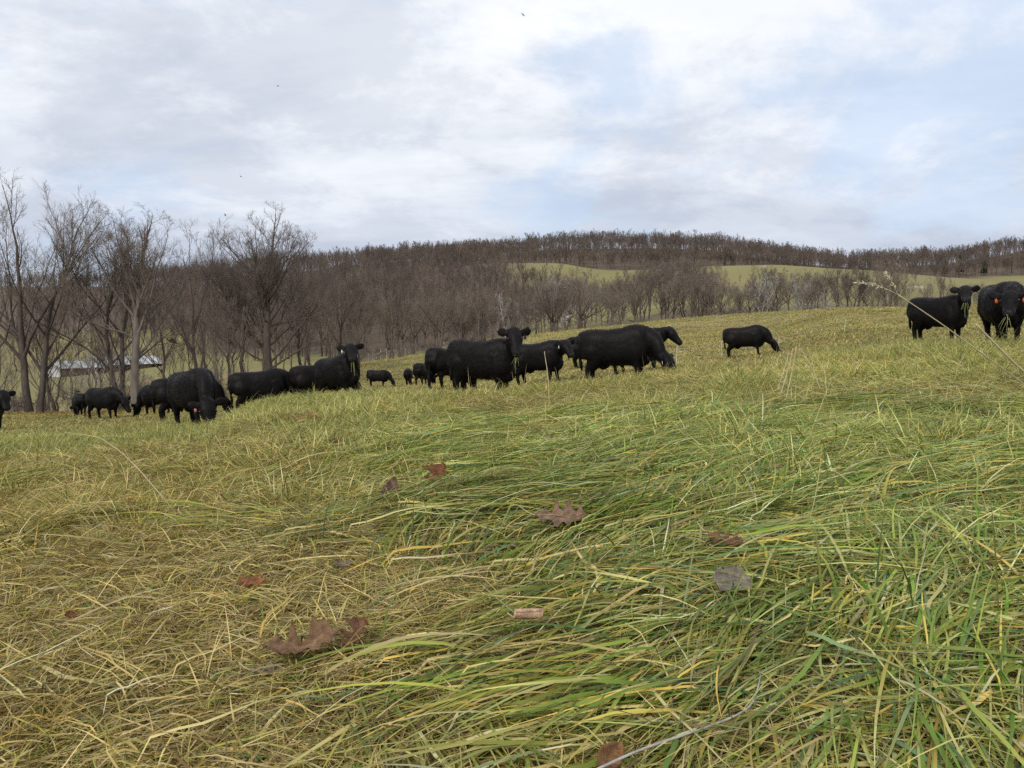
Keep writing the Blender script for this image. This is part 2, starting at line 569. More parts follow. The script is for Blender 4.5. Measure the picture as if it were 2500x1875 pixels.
def build_ground():
    rr = np.concatenate([[0.0], np.exp(np.linspace(math.log(0.35), math.log(3800), 330))])
    front = np.radians(np.arange(-52, 52.01, 0.26))
    rest = np.radians(np.arange(56, 305, 4.0))
    aa = np.concatenate([front, rest])
    n = len(aa)
    X = rr[:, None] * np.sin(aa)[None]
    Y = rr[:, None] * np.cos(aa)[None]
    Z = ground(X, Y)
    V = np.stack([X, Y, Z], -1)
    k = np.arange(len(rr) - 1)[:, None] * n
    s = np.arange(n)[None]
    q = np.stack([k + s, k + n + s, k + n + (s + 1) % n, k + (s + 1) % n], -1).reshape(-1, 4)
    g = greenness(X, Y)
    D = np.hypot(X, Y)
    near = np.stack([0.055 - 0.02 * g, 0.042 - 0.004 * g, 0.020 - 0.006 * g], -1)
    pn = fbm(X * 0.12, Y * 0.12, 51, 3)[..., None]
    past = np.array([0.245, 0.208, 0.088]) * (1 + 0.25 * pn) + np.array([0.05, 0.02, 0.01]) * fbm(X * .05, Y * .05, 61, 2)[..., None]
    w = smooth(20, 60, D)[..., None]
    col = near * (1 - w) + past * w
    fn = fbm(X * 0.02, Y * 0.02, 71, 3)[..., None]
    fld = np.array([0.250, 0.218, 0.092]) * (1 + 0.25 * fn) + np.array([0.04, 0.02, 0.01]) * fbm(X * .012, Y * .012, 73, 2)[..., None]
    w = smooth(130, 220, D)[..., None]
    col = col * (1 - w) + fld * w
    px, dd = pxD(X, Y)
    for (bx, bd, sx, sd_) in ((2235, 300, 22, 9), (2062, 330, 16, 6), (1860, 395, 10, 5)):      # bare sandy scrapes on the far slope
        m = smooth(1.1, 0.75, np.hypot((px - bx) / sx, (dd - bd) / sd_))[..., None] * (Y > 1)[..., None]
        col = col * (1 - m) + np.array([0.42, 0.34, 0.23]) * m
    fl = np.interp(px, [860, 872, 930, 990, 1042, 1084, 1140, 1160], [101, 104, 111, 123, 134, 143, 150, 152])
    m = (smooth(-4, 1.5, dd - fl) * (1 - smooth(5, 9, dd - fl)) * smooth(820, 880, px) * (1 - smooth(1130, 1200, px)) * (Y > 1))[..., None]
    col = col * (1 - m) + np.array([.30, .165, .090]) * m                              # oak litter along the fence
    W = np.where(Y > 1, wooded(X, np.maximum(Y, 1)), 0)[..., None]
    col = col * (1 - W) + np.array([0.150, 0.112, 0.082]) * (1 + 0.25 * fn) * W
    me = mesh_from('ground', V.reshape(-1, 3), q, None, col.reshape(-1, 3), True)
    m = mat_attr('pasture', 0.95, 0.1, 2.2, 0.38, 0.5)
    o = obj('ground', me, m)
    tag(o, kind='structure')


build_ground()


# ------------------------------------------------------------------ cattle
def ell_tube(pts, rw, rh, n=18, up=(0, 0, 1), ex=2.0, close=True):
    """elliptical loft along pts; rw across, rh along 'up'"""
    P = np.asarray(pts, float)
    T = norm(np.gradient(P, axis=0))
    up = np.broadcast_to(np.asarray(up, float), P.shape)
    side = norm(np.cross(up, T))
    u2 = np.cross(T, side)
    a = np.arange(n) / n * 2 * pi
    ca, sa = np.cos(a), np.sin(a)
    ca = np.sign(ca) * np.abs(ca) ** (2 / ex)
    sa = np.sign(sa) * np.abs(sa) ** (2 / ex)
    V = P[:, None] + np.asarray(rw)[:, None, None] * ca[None, :, None] * side[:, None] + np.asarray(rh)[:, None, None] * sa[None, :, None] * u2[:, None]
    m = len(P)
    k = np.arange(m - 1)[:, None] * n
    s = np.arange(n)[None]
    q = np.stack([k + s, k + (s + 1) % n, k + n + (s + 1) % n, k + n + s], -1).reshape(-1, 4)
    V = V.reshape(-1, 3)
    t = []
    if close:
        V = np.concatenate([V, P[:1], P[-1:]])
        a0, b0 = m * n, m * n + 1
        t = [[a0, (i + 1) % n, i] for i in range(n)] + [[b0, (m - 1) * n + i, (m - 1) * n + (i + 1) % n] for i in range(n)]
    return V, q, t


def resample(P, R, n):
    """smooth a radius-tagged polyline"""
    P = np.asarray(P, float)
    t = np.arange(len(P))
    tt = np.linspace(0, len(P) - 1, n)
    return np.stack([pchip(t, P[:, i], tt) for i in range(3)], -1), [pchip(t, r, tt) for r in R]


def rotz(a):
    return np.array([[cos(a), -sin(a), 0], [sin(a), cos(a), 0], [0, 0, 1]])


POSES = {   # neck pitch, neck length, head pitch
    'alert': (40, 0.56, -48), 'level': (12, 0.58, -50), 'mid': (-4, 0.56, -52), 'low': (-20, 0.66, -56), 'graze': (-40, 0.78, -62)}


def direction(yaw, pitch):
    return np.array([cos(yaw) * cos(pitch), sin(yaw) * cos(pitch), sin(pitch)])


def cow(label, px, D, yaw, pose='graze', head=None, sc=1.0, tags=(), voxel=0.024, seed=0, fat=1.0, hair=3500, sway=0.0, wisp=None, tailside=0.0, hp=None):
    r = np.random.default_rng(100 + seed)
    azd = math.degrees(math.atan((px - CX) / F_PX))      # angles are given relative to the line of sight
    yaw_r = radians(yaw - azd)
    rel = radians((head if head is not None else yaw) - yaw)
    npitch, nlen, hpitch = POSES[pose]
    npitch, hpitch = radians(npitch + r.uniform(-3, 3)), radians(hpitch + r.uniform(-3, 3))
    if hp is not None:
        hpitch = radians(hp)
    g = Geo()
    # trunk of the body
    st = np.array([   # x, back line, belly line, half width
        [-.90, 1.09, .90, .08], [-.885, 1.17, .80, .175], [-.85, 1.235, .72, .240], [-.75, 1.27, .66, .280], [-.54, 1.275, .58, .325], [-.30, 1.25, .505, .318],
        [-.05, 1.238, .455, .350], [.20, 1.245, .440, .350], [.40, 1.275, .448, .318], [.55, 1.29, .460, .285], [.68, 1.26, .505, .265], [.78, 1.17, .60, .205], [.83, 1.05, .72, .12]])
    st[:, 1], st[:, 2] = (st[:, 1] + st[:, 2]) / 2, (st[:, 1] - st[:, 2]) / 2
    P = np.stack([st[:, 0], st[:, 0] * 0, st[:, 1]], -1)
    P, (hh, hw) = resample(P, [st[:, 2], st[:, 3] * fat], 40)
    g.add(*ell_tube(P, hw, hh, 28, ex=2.7))
    P, (rw, rh) = resample([[-.935, 0, .97], [-.92, 0, .97], [-.86, 0, .97], [-.72, 0, .96], [-.55, 0, .95]], [[.02, .10, .195, .25, .24], [.03, .13, .23, .28, .27]], 12)
    g.add(*ell_tube(P, rw, rh, 18))
    # neck
    nd = direction(rel * 0.62, npitch)
    base = np.array([.40, 0, .96])
    B1 = np.array([.60, 0, .995])
    poll = B1 + nd * nlen
    hy = rel
    hd = direction(hy, hpitch)
    mid = B1 + direction(rel * 0.28, npitch * 0.55) * nlen * 0.45
    P, (rw, rh) = resample([base, B1, mid, B1 + nd * nlen * 0.8, poll - hd * 0.02], [np.array([.22, .205, .165, .125, .10]) * (0.5 + fat / 2), [.30, .285, .235, .175, .115]], 22)
    g.add(*ell_tube(P, rw, rh, 18))
    # brisket and dewlap
    P, (rw, rh) = resample([[.30, 0, .58], [.52, 0, .53], [.68, 0, .57], [.77, 0, .72]], [[.14, .17, .15, .09], [.13, .16, .16, .12]], 14)
    g.add(*ell_tube(P, rw, rh, 14))
    # head
    side = norm(np.cross(np.array([0, 0, 1.0]), hd))
    upv = np.cross(hd, side)
    hs = np.array([   # along, width, height, offset up
        [-.10, .055, .05, .03], [-.05, .105, .095, .02], [.03, .128, .128, .0], [.13, .130, .138, -.012], [.23, .105, .122, -.02], [.33, .083, .098, -.022], [.41, .080, .083, -.018], [.47, .080, .073, -.012], [.505, .055, .048, -.008]])
    hs = hs * np.array([1.12, 1.36, 1.16, 1.1])
    P = poll[None] + hs[:, :1] * hd[None] + hs[:, 3:4] * upv[None]
    P, (rw, rh) = resample(P, [hs[:, 1], hs[:, 2]], 24)
    g.add(*ell_tube(P, rw, rh, 18, up=upv, ex=2.2))
    muzzle = poll + hd * 0.555 - upv * 0.01
    # curly poll
    P, (rw, rh) = resample([poll - hd * .10 + upv * .02, poll - hd * .03 + upv * .06, poll + hd * .06 + upv * .08], [[.05, .085, .05], [.04, .06, .04]], 9)
    g.add(*ell_tube(P, rw, rh, 12))
    # ears
    ears = []
    for s in (-1, 1):
        e0 = poll + hd * .02 + side * s * .13 + upv * .01
        ed = norm(side * s * 1.0 + np.array([0, 0, 1]) * r.uniform(-.08, .25) - hd * .18)
        pe, (ew, eh) = resample([e0 - ed * .03, e0 + ed * .055, e0 + ed * .14, e0 + ed * .215, e0 + ed * .262], [[.04, .076, .100, .080, .028], [.028, .026, .024, .022, .016]], 12)
        nrm_ = norm(np.cross(ed, np.array([0, 0, 1.0])) * -1 + upv * .2)
        g.add(*ell_tube(pe, ew, eh, 12, up=norm(nrm_ - ed * (nrm_ @ ed))))
        ears.append((e0, ed))
    # legs
    hooves = []
    for s in (-1, 1):
        dx = r.uniform(-.10, .12)
        P = [[.43, s * .20, .92], [.49, s * .215, .68], [.49 + dx * .3, s * .185, .50], [.50 + dx * .7, s * .165, .36], [.50 + dx, s * .165, .15], [.52 + dx, s * .165, .07], [.54 + dx, s * .165, 0.0]]
        P, (rw, rh) = resample(P, [np.array([.15, .125, .085, .064, .050, .056, .060]), np.array([.20, .165, .105, .07, .052, .06, .068])], 24)
        g.add(*ell_tube(P, rw, rh, 12, up=(1, 0, 0)))
        hooves.append(P[-1])
        dx = r.uniform(-.13, .13)
        P = [[-.52, s * .17, 1.0], [-.56, s * .21, .80], [-.52 + dx * .1, s * .20, .64], [-.62 + dx * .5, s * .18, .47], [-.66 + dx * .8, s * .172, .38], [-.63 + dx, s * .17, .16], [-.61 + dx, s * .17, .07], [-.58 + dx, s * .17, 0.0]]
        P, (rw, rh) = resample(P, [np.array([.15, .17, .135, .08, .062, .052, .058, .062]), np.array([.26, .27, .20, .105, .078, .056, .062, .07])], 26)
        g.add(*ell_tube(P, rw, rh, 12, up=(1, 0, 0)))
    # tail
    tx = tailside
    P = [[-.78, 0, 1.22], [-.885, tx * .2, 1.16], [-.945, tx * .5, .96], [-.92, tx * .9, .72], [-.90, tx, .54], [-.89, tx * 1.05, .40]]
    P, (rw,) = resample(P, [[.045, .042, .034, .032, .048, .022]], 18)
    g.add(*ell_tube(P, rw, rw, 8, up=(1, 0, 0)))
    # udder
    P, (rw,) = resample([[-.46, 0, .53], [-.34, 0, .47], [-.20, 0, .50]], [[.07, .11, .06]], 8)
    g.add(*ell_tube(P, rw, rw * 0.8, 10))
    raw = g.mesh('raw')
    tmp = bpy.data.objects.new('tmp', raw)
    C.objects.link(tmp)
    md = tmp.modifiers.new('r', 'REMESH')
    md.mode = 'VOXEL'
    md.voxel_size = voxel
    md = tmp.modifiers.new('s', 'SMOOTH')
    md.factor = 0.5
    md.iterations = 3
    dg = bpy.context.evaluated_depsgraph_get()
    me = bpy.data.meshes.new_from_object(tmp.evaluated_get(dg))
    bpy.data.objects.remove(tmp)
    bpy.data.meshes.remove(raw)
    nv = len(me.vertices)
    co = np.empty(nv * 3, np.float32)
    me.vertices.foreach_get('co', co)
    co = co.reshape(-1, 3).astype(float)
    no = np.empty(nv * 3, np.float32)
    me.vertices.foreach_get('normal', no)
    no = no.reshape(-1, 3).astype(float)
    # muscle, rib and shaggy winter coat relief
    f = 0.008 * fbm(co[:, 0] * 4 + co[:, 1] * 3 + seed, co[:, 2] * 5 - co[:, 1] * 4, 11, 2) + 0.0022 * vnoise(co[:, 0] * 19 + seed, co[:, 2] * 26 + co[:, 1] * 17, 12)
    legs = smooth(.5, .75, co[:, 2]) * 0.7 + 0.3
    hdist = np.linalg.norm(co - (poll + hd * .2), axis=1)
    co = co + no * (f * legs * np.where(hdist < .34, .35, 1.0))[:, None]
    me.vertices.foreach_set('co', co.astype(np.float32).ravel())
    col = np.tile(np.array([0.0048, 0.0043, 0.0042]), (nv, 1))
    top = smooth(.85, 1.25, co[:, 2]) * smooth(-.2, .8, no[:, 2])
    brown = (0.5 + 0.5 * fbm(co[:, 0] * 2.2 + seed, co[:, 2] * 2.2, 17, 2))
    col += (0.30 + 0.7 * brown)[:, None] * np.array([.0110, .0068, .0054]) * (0.35 + 0.65 * top)[:, None]  # brown tone, stronger on upward faces: sheen from above painted into the coat
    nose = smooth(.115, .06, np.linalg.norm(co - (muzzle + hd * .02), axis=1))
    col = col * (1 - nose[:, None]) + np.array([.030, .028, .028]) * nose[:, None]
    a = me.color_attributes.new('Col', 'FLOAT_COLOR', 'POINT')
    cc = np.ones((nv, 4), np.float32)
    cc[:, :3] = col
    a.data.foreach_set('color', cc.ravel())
    me.polygons.foreach_set('use_smooth', np.ones(len(me.polygons), bool))
    # the thing
    x, y = (px - CX) / F_PX * D, D
    pts = np.array([[.5, .17], [.5, -.17], [-.6, .17], [-.6, -.17]]) * sc @ rotz(yaw_r)[:2, :2].T + np.array([x, y])
    gz = ground(pts[:, 0], pts[:, 1])
    root = bpy.data.objects.new('cow', None)
    C.objects.link(root)
    root.empty_display_size = 0.3
    tilt = atan2((gz[2] + gz[3] - gz[0] - gz[1]) / 2, 1.1 * sc)
    roll = atan2((gz[0] + gz[2] - gz[1] - gz[3]) / 2, .34 * sc)
    root.location = (x, y, float(gz.mean()) - 0.012)
    root.rotation_euler = (float(np.clip(roll, -.06, .06)), float(np.clip(tilt, -.15, .15)), yaw_r)
    root.scale = (sc * .92, sc, sc * 1.06)
    tag(root, label, 'cow', 'black cattle in the pasture')
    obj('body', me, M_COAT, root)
    for s in (-1, 1):
        ge = Geo()
        ec = poll + hd * .175 + side * s * .158 + upv * .05
        ge.add(*ell_tube([ec - hd * .026, ec - hd * .018, ec, ec + hd * .018, ec + hd * .026], [.004, .017, .022, .017, .004], [.004, .014, .019, .014, .004], 10, up=upv))
        obj('eye', ge.mesh('eye', smooth_shade=True), M_EYE, root)
        gn = Geo()
        nc = muzzle + hd * .022 + side * s * .036 + upv * .018
        gn.add(*ell_tube([nc - side * s * .018, nc, nc + side * s * .018], [.004, .012, .004], [.004, .010, .004], 8, up=upv))
        obj('nostril', gn.mesh('nostril', smooth_shade=True), M_EYE, root)
    for (s, colr) in tags:
        e0, ed = ears[0 if s < 0 else 1]
        pz = e0 + ed * .11 + np.array([0, 0, -.075]) + hd * .03
        gt = Geo()
        gt.box((0, 0, 0), (.055, .006, .075))
        gt.box((0, 0, .045), (.02, .006, .03))
        ot = obj('ear_tag', gt.mesh('ear_tag'), mat_simple('tag', colr, 0.4, 0.06, 10), root, tuple(pz))
        ot.rotation_euler = (0, 0, atan2(hd[1], hd[0]) + pi / 2 + .2)
    if hair:
        # short winter coat standing off the body
        npoly = len(me.polygons)
        cen = np.empty(npoly * 3, np.float32)
        me.polygons.foreach_get('center', cen)
        cen = cen.reshape(-1, 3)
        nn = np.empty(npoly * 3, np.float32)
        me.polygons.foreach_get('normal', nn)
        nn = nn.reshape(-1, 3)
        sel = r.choice(npoly, min(hair, npoly), replace=False)
        p, n_ = cen[sel].astype(float), nn[sel].astype(float)
        keep = (p[:, 2] > .12) & (np.linalg.norm(p - muzzle, axis=1) > .2)
        p, n_ = p[keep], n_[keep]
        d = norm(n_ * .75 + np.array([-.55, 0, -.55]) + r.normal(0, .35, p.shape))
        ln = r.uniform(.022, .05, len(p))[:, None]
        w = norm(np.cross(d, r.normal(size=p.shape))) * .004
        V = np.stack([p - w, p + w, p + d * ln], 1).reshape(-1, 3)
        t = np.arange(len(V)).reshape(-1, 3)
        obj('coat', mesh_from('coat', V, None, t), M_HAIR, root)['kind'] = 'stuff'
    if wisp:
        # grass hanging from the mouth: its own thing
        Rm = np.array(root.rotation_euler.to_matrix())
        mz = np.array(root.location) + Rm @ ((muzzle - upv * .055 - hd * .02) * np.array(root.scale))
        n = 6
        rt = mz[None] + r.normal(0, .022, (n, 3)) + np.array([0, 0, .01])
        out = Rm @ hd
        t = np.linspace(0, 1, 6)
        ln = r.uniform(.12, .30, n)
        dr = norm(r.normal(0, .35, (n, 3)) + out * .3 + np.array([0, 0, -.9]))
        Pp = rt[:, None] + dr[:, None] * (ln[:, None] * t[None])[..., None] + np.array([0, 0, -1.0]) * (ln[:, None] * t[None] ** 2 * .5)[..., None]
        gw = Geo()
        gw.tubes(Pp, np.linspace(.006, .002, 6)[None].repeat(n, 0), 3)
        ow = obj('grass_wisp', gw.mesh('grass_wisp'), M_WISP)
        tag(ow, wisp, 'grass')
    return root


M_WISP = mat_simple('wisp', (0.34, 0.36, 0.13), 0.6, 0.3, 14)
WHITE, ORANGE, PINK, BLACK = (.62, .60, .57), (.62, .12, .03), (.55, .22, .22), (.02, .02, .02)
cow('black cow cut off by the left edge of the picture, standing by itself', -46, 23.5, -62, 'level', -68, seed=1, sc=1.0)
cow('small black cow seen from behind beside the slim trees at far left', 190, 38, 98, 'graze', sc=.88, seed=2, voxel=.03, hair=1500)
cow('black cow grazing with head low in front of the twin leaning trunks', 252, 31, -52, 'low', -48, seed=3, voxel=.03, hair=1500)
cow('black cow mostly hidden, grazing away to the left of the pink tagged cow', 388, 32, 138, 'graze', seed=4, voxel=.03, hair=1500)
cow('black cow standing crosswise directly behind the pink tagged grazing cow', 452, 22, 4, 'graze', 10, seed=5, voxel=.028, hair=2000)
cow('shaggy black cow with pink ear tag, grazing toward the camera', 478, 16.8, -70, 'graze', -90, seed=6, fat=1.12, tags=((-1, PINK),), hair=5000)
cow('long black cow standing sideways, right of the pink tagged cow', 640, 22.8, 4, 'graze', 8, seed=7, fat=1.0, hair=2500, tailside=.05)
cow('black cow whose hindquarters show between the sideways cow and the staring one', 786, 23.4, 16, 'graze', 12, seed=8, hair=2000)
cow('black cow with grass in its mouth staring at the camera, left of the far grazers', 836, 21, -54, 'alert', -88, hp=-36, seed=9, tags=((-1, WHITE),), wisp='few grass blades hanging from the mouth of the staring cow left of the far grazers')
cow('small distant black cow grazing sideways on the slope below the fence', 922, 58, -12, 'graze', seed=10, voxel=.035, hair=0)
cow('tiny distant black cow seen from behind, standing alone on the slope', 998, 60, 86, 'graze', seed=11, sc=.95, voxel=.035, hair=0)
cow('distant black cow partly hidden by the two near cows, grazing away', 1036, 42, 64, 'graze', seed=12, voxel=.03, hair=800)
cow('black cow seen from behind, its side hidden by the black tagged cow', 1094, 23.5, 48, 'graze', seed=13, hair=2000)
cow('large black cow with black ear tag staring at the camera in the middle', 1180, 16.4, -30, 'alert', -82, seed=14, fat=1.06, tags=((1, BLACK),), hair=5000, wisp='long grass blades hanging from the mouth of the black tagged cow in the middle')
cow('young black cow with white ear tag behind the black tagged cow, facing right', 1322, 22.6, -22, 'level', -66, hp=-38, seed=15, sc=.98, tags=((-1, WHITE),), hair=2500)
cow('black cow whose rump and tail show behind the big grazing one', 1442, 30, -8, 'graze', seed=16, voxel=.03, hair=1500)
cow('biggest black cow, head down grazing, with a white tag in its ear', 1512, 18.4, -10, 'graze', -30, sc=1.08, seed=17, fat=1.1, tags=((-1, WHITE),), hair=5000)
cow('black cow of which only the head shows over the biggest grazing cow', 1560, 23.5, -4, 'level', -24, seed=18, hair=1500)
cow('black cow grazing alone on the open slope right of the middle', 1822, 32, -6, 'graze', seed=19, voxel=.03, hair=1500)
cow('black cow chewing grass on the right, staring at the camera beside the tall stem', 2288, 21.6, -30, 'alert', -88, hp=-30, seed=20, fat=1.05, hair=3500, wisp='tuft of grass hanging from the mouth of the staring cow beside the tall stem')
cow('black cow with orange ear tags at the right edge of the picture', 2446, 16.4, -78, 'mid', -93, hp=-36, seed=21, fat=1.14, tags=((-1, ORANGE), (1, ORANGE)), hair=4500, wisp='curled mouthful of grass in the mouth of the orange tagged cow')


# ------------------------------------------------------------------ bare winter trees
def grow(parents_P, parents_R, k, ang, lenf, tlo, npts, up, wander, r, rscale, rmin, thin=0.35, lens=None, bend_out=0.0):
    """children of a batch of branches; returns P (B,n,3), R (B,n)"""
    B, n, _ = parents_P.shape
    if lens is None:
        lens = np.linalg.norm(np.diff(parents_P, axis=1), axis=2).sum(1)
    kk = np.maximum(1, np.round(k * (0.45 + 0.55 * lens / max(lens.mean(), 1e-6)) * r.uniform(.8, 1.2, B))).astype(int)
    idx = np.repeat(np.arange(B), kk)
    m = len(idx)
    t = tlo + (1 - tlo) * r.uniform(0, 1, m) ** 0.85
    t = np.minimum(t, 0.985)
    f = t * (n - 1)
    i = np.minimum(f.astype(int), n - 2)
    a = (f - i)[:, None]
    p0 = parents_P[idx, i] * (1 - a) + parents_P[idx, i + 1] * a
    r0 = parents_R[idx, i] * (1 - a[:, 0]) + parents_R[idx, i + 1] * a[:, 0]
    T = norm(parents_P[idx, i + 1] - parents_P[idx, i])
    q = r.normal(size=(m, 3))
    e = norm(q - (q * T).sum(1, keepdims=True) * T)
    an = np.radians(ang) * r.uniform(.65, 1.3, m)[:, None]
    d = np.cos(an) * T + np.sin(an) * e
    d = norm(d + np.array([0, 0, 1.0]) * up * 0.5)
    L = lens[idx] * lenf * (1.15 - 0.6 * t) * r.uniform(.6, 1.25, m)
    P = [p0]
    for j in range(npts - 1):
        d = norm(d + r.normal(0, wander, (m, 3)) + np.array([0, 0, 1.0]) * up * 0.22)
        P.append(P[-1] + d * (L / (npts - 1))[:, None])
    P = np.stack(P, 1)
    rb = np.maximum(np.minimum(r0 * rscale, r0 * 0.85), rmin)
    s = np.linspace(0, 1, npts)
    R = rb[:, None] * (1 - (1 - thin) * s[None])
    return P, np.maximum(R, rmin * 0.45)


def tree_mesh(seed, H, trunk_r, fork=0.35, limbs=6, l2=8, l3=8, l4=8, limb_ang=32, ang=42, up=.55, spread=.62, twig=.008, wander=.12, lean=(0, 0), stems=1, limb_low=0.5, crook=.05, twig_sides=3, env=None, limb_r=1.0, taper=.38):
    """returns (trunk mesh, crown mesh)"""
    r = np.random.default_rng(seed)
    gt, gc = Geo(), Geo()
    tr, cr = [], []
    for s in range(stems):
        n = 9
        hs = H * fork * r.uniform(.9, 1.1) * (1 if stems == 1 else r.uniform(.85, 1.1))
        ph = r.uniform(0, 2 * pi)
        off = np.array([cos(ph), sin(ph), 0]) * (trunk_r * 1.1 if stems > 1 else 0)
        ln = np.array([lean[0], lean[1], 0]) + (np.array([cos(ph), sin(ph), 0]) * .16 if stems > 1 else 0)
        t = np.linspace(0, 1, n)[:, None]
        P = off + np.array([0, 0, 1.0]) * (t * (hs + .6) - .6) + ln * t * hs
        P[1:] += np.cumsum(r.normal(0, crook, (n - 1, 3)) * np.array([1, 1, 0]), 0)
        tr_ = trunk_r if stems == 1 else trunk_r * r.uniform(.6, .8)
        R = tr_ * (1 - taper * t[:, 0]) * (1 + .45 * np.exp(-t[:, 0] * 9))
        gt.tubes(P[None], R[None], 9)
        # limbs rise from the fork, and one carries on as a leader
        m = max(3, int(round(limbs * (1 if stems == 1 else .6))))
        az = np.arange(m) / m * 2 * pi + r.uniform(-.5, .5, m)
        tt = np.concatenate([[.995], r.uniform(limb_low, 1, m - 1)])
        f = np.minimum(tt * (n - 1), n - 1.001)
        i = f.astype(int)
        p0 = P[i] + (P[i + 1] - P[i]) * (f - i)[:, None]
        la = np.radians(limb_ang) * r.uniform(.7, 1.35, m) * (1 + .5 * (1 - tt))
        la[0] = np.radians(8)
        d = np.stack([np.cos(az) * np.sin(la), np.sin(az) * np.sin(la), np.cos(la)], -1)
        d = norm(d + ln * .6)
        top = H - p0[:, 2]
        L = top * r.uniform(.78, 1.05, m) * np.where(np.arange(m) == 0, 1.0, .55 + spread * .55)
        Q = [p0]
        np1 = 9
        for j in range(np1 - 1):
            d = norm(d + r.normal(0, wander * .8, (m, 3)) + np.array([0, 0, 1]) * up * .10)
            Q.append(Q[-1] + d * (L / (np1 - 1))[:, None])
        P1 = np.stack(Q, 1)
        rb = tr_ * np.where(np.arange(m) == 0, min(.58, 1 - taper), r.uniform(.28, .50, m) * limb_r)
        R1 = rb[:, None] * (1 - .93 * np.linspace(0, 1, np1)[None] ** .8)
        R1 = np.maximum(R1, twig)
        gt.tubes(P1, R1, 6)
        P2, R2 = grow(P1, R1, l2, ang, .46, .16, 7, up, wander, r, .55, twig * 1.7, .3)
        big = R2[:, 0] > twig * 3.2
        if big.any():
            gt.tubes(P2[big], R2[big], 5)
        if (~big).any():
            gc.tubes(P2[~big], R2[~big], 4)
        P3, R3 = grow(P2, R2, l3, ang * 1.05, .48, .12, 5, up * .8, wander * 1.2, r, .55, twig * 1.15, .35)
        gc.tubes(P3, R3, twig_sides)
        if l4:
            P4, R4 = grow(P3, R3, l4, ang * 1.05, .55, .1, 3, up * .7, wander * 1.3, r, .6, twig * .8, .4)
            gc.tubes(P4, R4, twig_sides)
    if env is None:
        env = (.36, .62)
    # pull stray leaders back into a rounded crown
    c, ex_ = np.array([lean[0] * H * .4, lean[1] * H * .4, H * (1 - env[1] * .62)]), np.array([env[0], env[0], env[1] * .62]) * H
    for g_ in (gt, gc):
        for k_ in range(len(g_.v)):
            q_ = (g_.v[k_] - c) / ex_
            rho = np.linalg.norm(q_, axis=1)
            new = np.where(rho > .72, .72 + .30 * np.tanh((rho - .72) / .42), rho)
            low = g_.v[k_][:, 2] < c[2] - .35 * ex_[2]
            f_ = np.where(low & (rho > 1.05), 1.0, new / np.maximum(rho, 1e-6))
            f_ = np.where(g_.v[k_][:, 2] < H * .2, 1.0, f_)
            g_.v[k_] = c + q_ * ex_ * f_[:, None]
    return gt.mesh('trunk', smooth_shade=True), gc.mesh('crown')


def tree(name, label, x, y, meshes, mats, rz=0.0, sc=(1, 1, 1), group=None, cat='tree', sink=0.05):
    root = bpy.data.objects.new(name, None)
    C.objects.link(root)
    root.location = (x, y, float(ground(x, y)) - sink)
    root.rotation_euler = (0, 0, rz)
    root.scale = sc
    tag(root, label, cat, group)
    for nm, me, mt in zip(('trunk', 'crown'), meshes, mats):
        o = bpy.data.objects.new(nm, me)
        C.objects.link(o)
        if len(me.materials) == 0:
            me.materials.append(mt)
        o.parent = root
    return root


def spot(px, D):
    return (px - CX) / F_PX * D, D


# named trees along the foot of the pasture on the left
HERO = [
    # label, px, D, height, build options
    ('tallest bare tree at the left edge, several trunks and a fan of upswept limbs', 72, 46.5, 16.4, dict(trunk_r=.31, fork=.40, stems=2, limbs=10, l2=9, l3=9, l4=8, limb_ang=34, ang=38, up=.42, spread=.62, wander=.12, twig=.0078, env=(.46, .8)), (M_BARK, M_TWIG)),
    ('bare tree with dark twin leaning trunks in front of the barn', 292, 49, 13.6, dict(trunk_r=.25, fork=.42, stems=2, limbs=9, l2=9, l3=9, l4=8, limb_ang=34, ang=42, up=.5, spread=.6, wander=.13, lean=(-.08, 0), twig=.008, env=(.40, .80)), (M_BARK, M_TWIG)),
    ('straight grey trunked bare tree right of the leaning twin trunks', 333, 46.5, 13.0, dict(trunk_r=.28, fork=.50, limbs=11, l2=9, l3=9, l4=8, limb_ang=32, ang=44, up=.5, spread=.6, wander=.13, twig=.0075, env=(.36, .75)), (M_BARK_GREY, M_TWIG)),
    ('huge round crowned bare tree behind the long sideways cow', 652, 61, 16.2, dict(trunk_r=.46, fork=.58, limbs=34, l2=10, l3=9, l4=7, limb_ang=38, ang=42, up=.40, spread=.34, limb_low=.2, twig=.0075, wander=.13, env=(.38, .92), limb_r=.5, taper=.72), (M_BARK, M_TWIG)),
]
for i, (lab, px_, D_, H_, kw, mts) in enumerate(HERO):
    x, y = spot(px_, D_)
    tree('bare_tree', lab, x, y, tree_mesh((300, 301, 322, 303)[i], H_, **kw), mts)

MID = [tree_mesh(400 + i, 12.0, trunk_r=tr_, fork=fk, limbs=lb, l2=8, l3=8, l4=7, limb_ang=la, ang=an, up=u_, spread=sp_ * 1.25, twig=.0125, stems=st_, crook=ck, env=(.40, .85))
       for i, (tr_, fk, lb, la, an, u_, sp_, st_, ck) in enumerate([
           (.20, .35, 6, 30, 42, .6, .6, 1, .05), (.17, .45, 6, 26, 40, .6, .5, 1, .09), (.24, .28, 7, 38, 45, .5, .8, 1, .06),
           (.19, .25, 6, 30, 40, .65, .6, 2, .08), (.15, .5, 5, 25, 44, .5, .5, 1, .12), (.22, .3, 8, 42, 48, .4, .85, 1, .07)])]
AIRY = [tree_mesh(430 + i, 12.0, trunk_r=.17, fork=.42, limbs=6, l2=7, l3=7, l4=5, limb_ang=30, ang=42, up=.5, spread=.8, twig=.009, crook=.09, wander=.15, env=(.36, .75)) for i in range(3)]
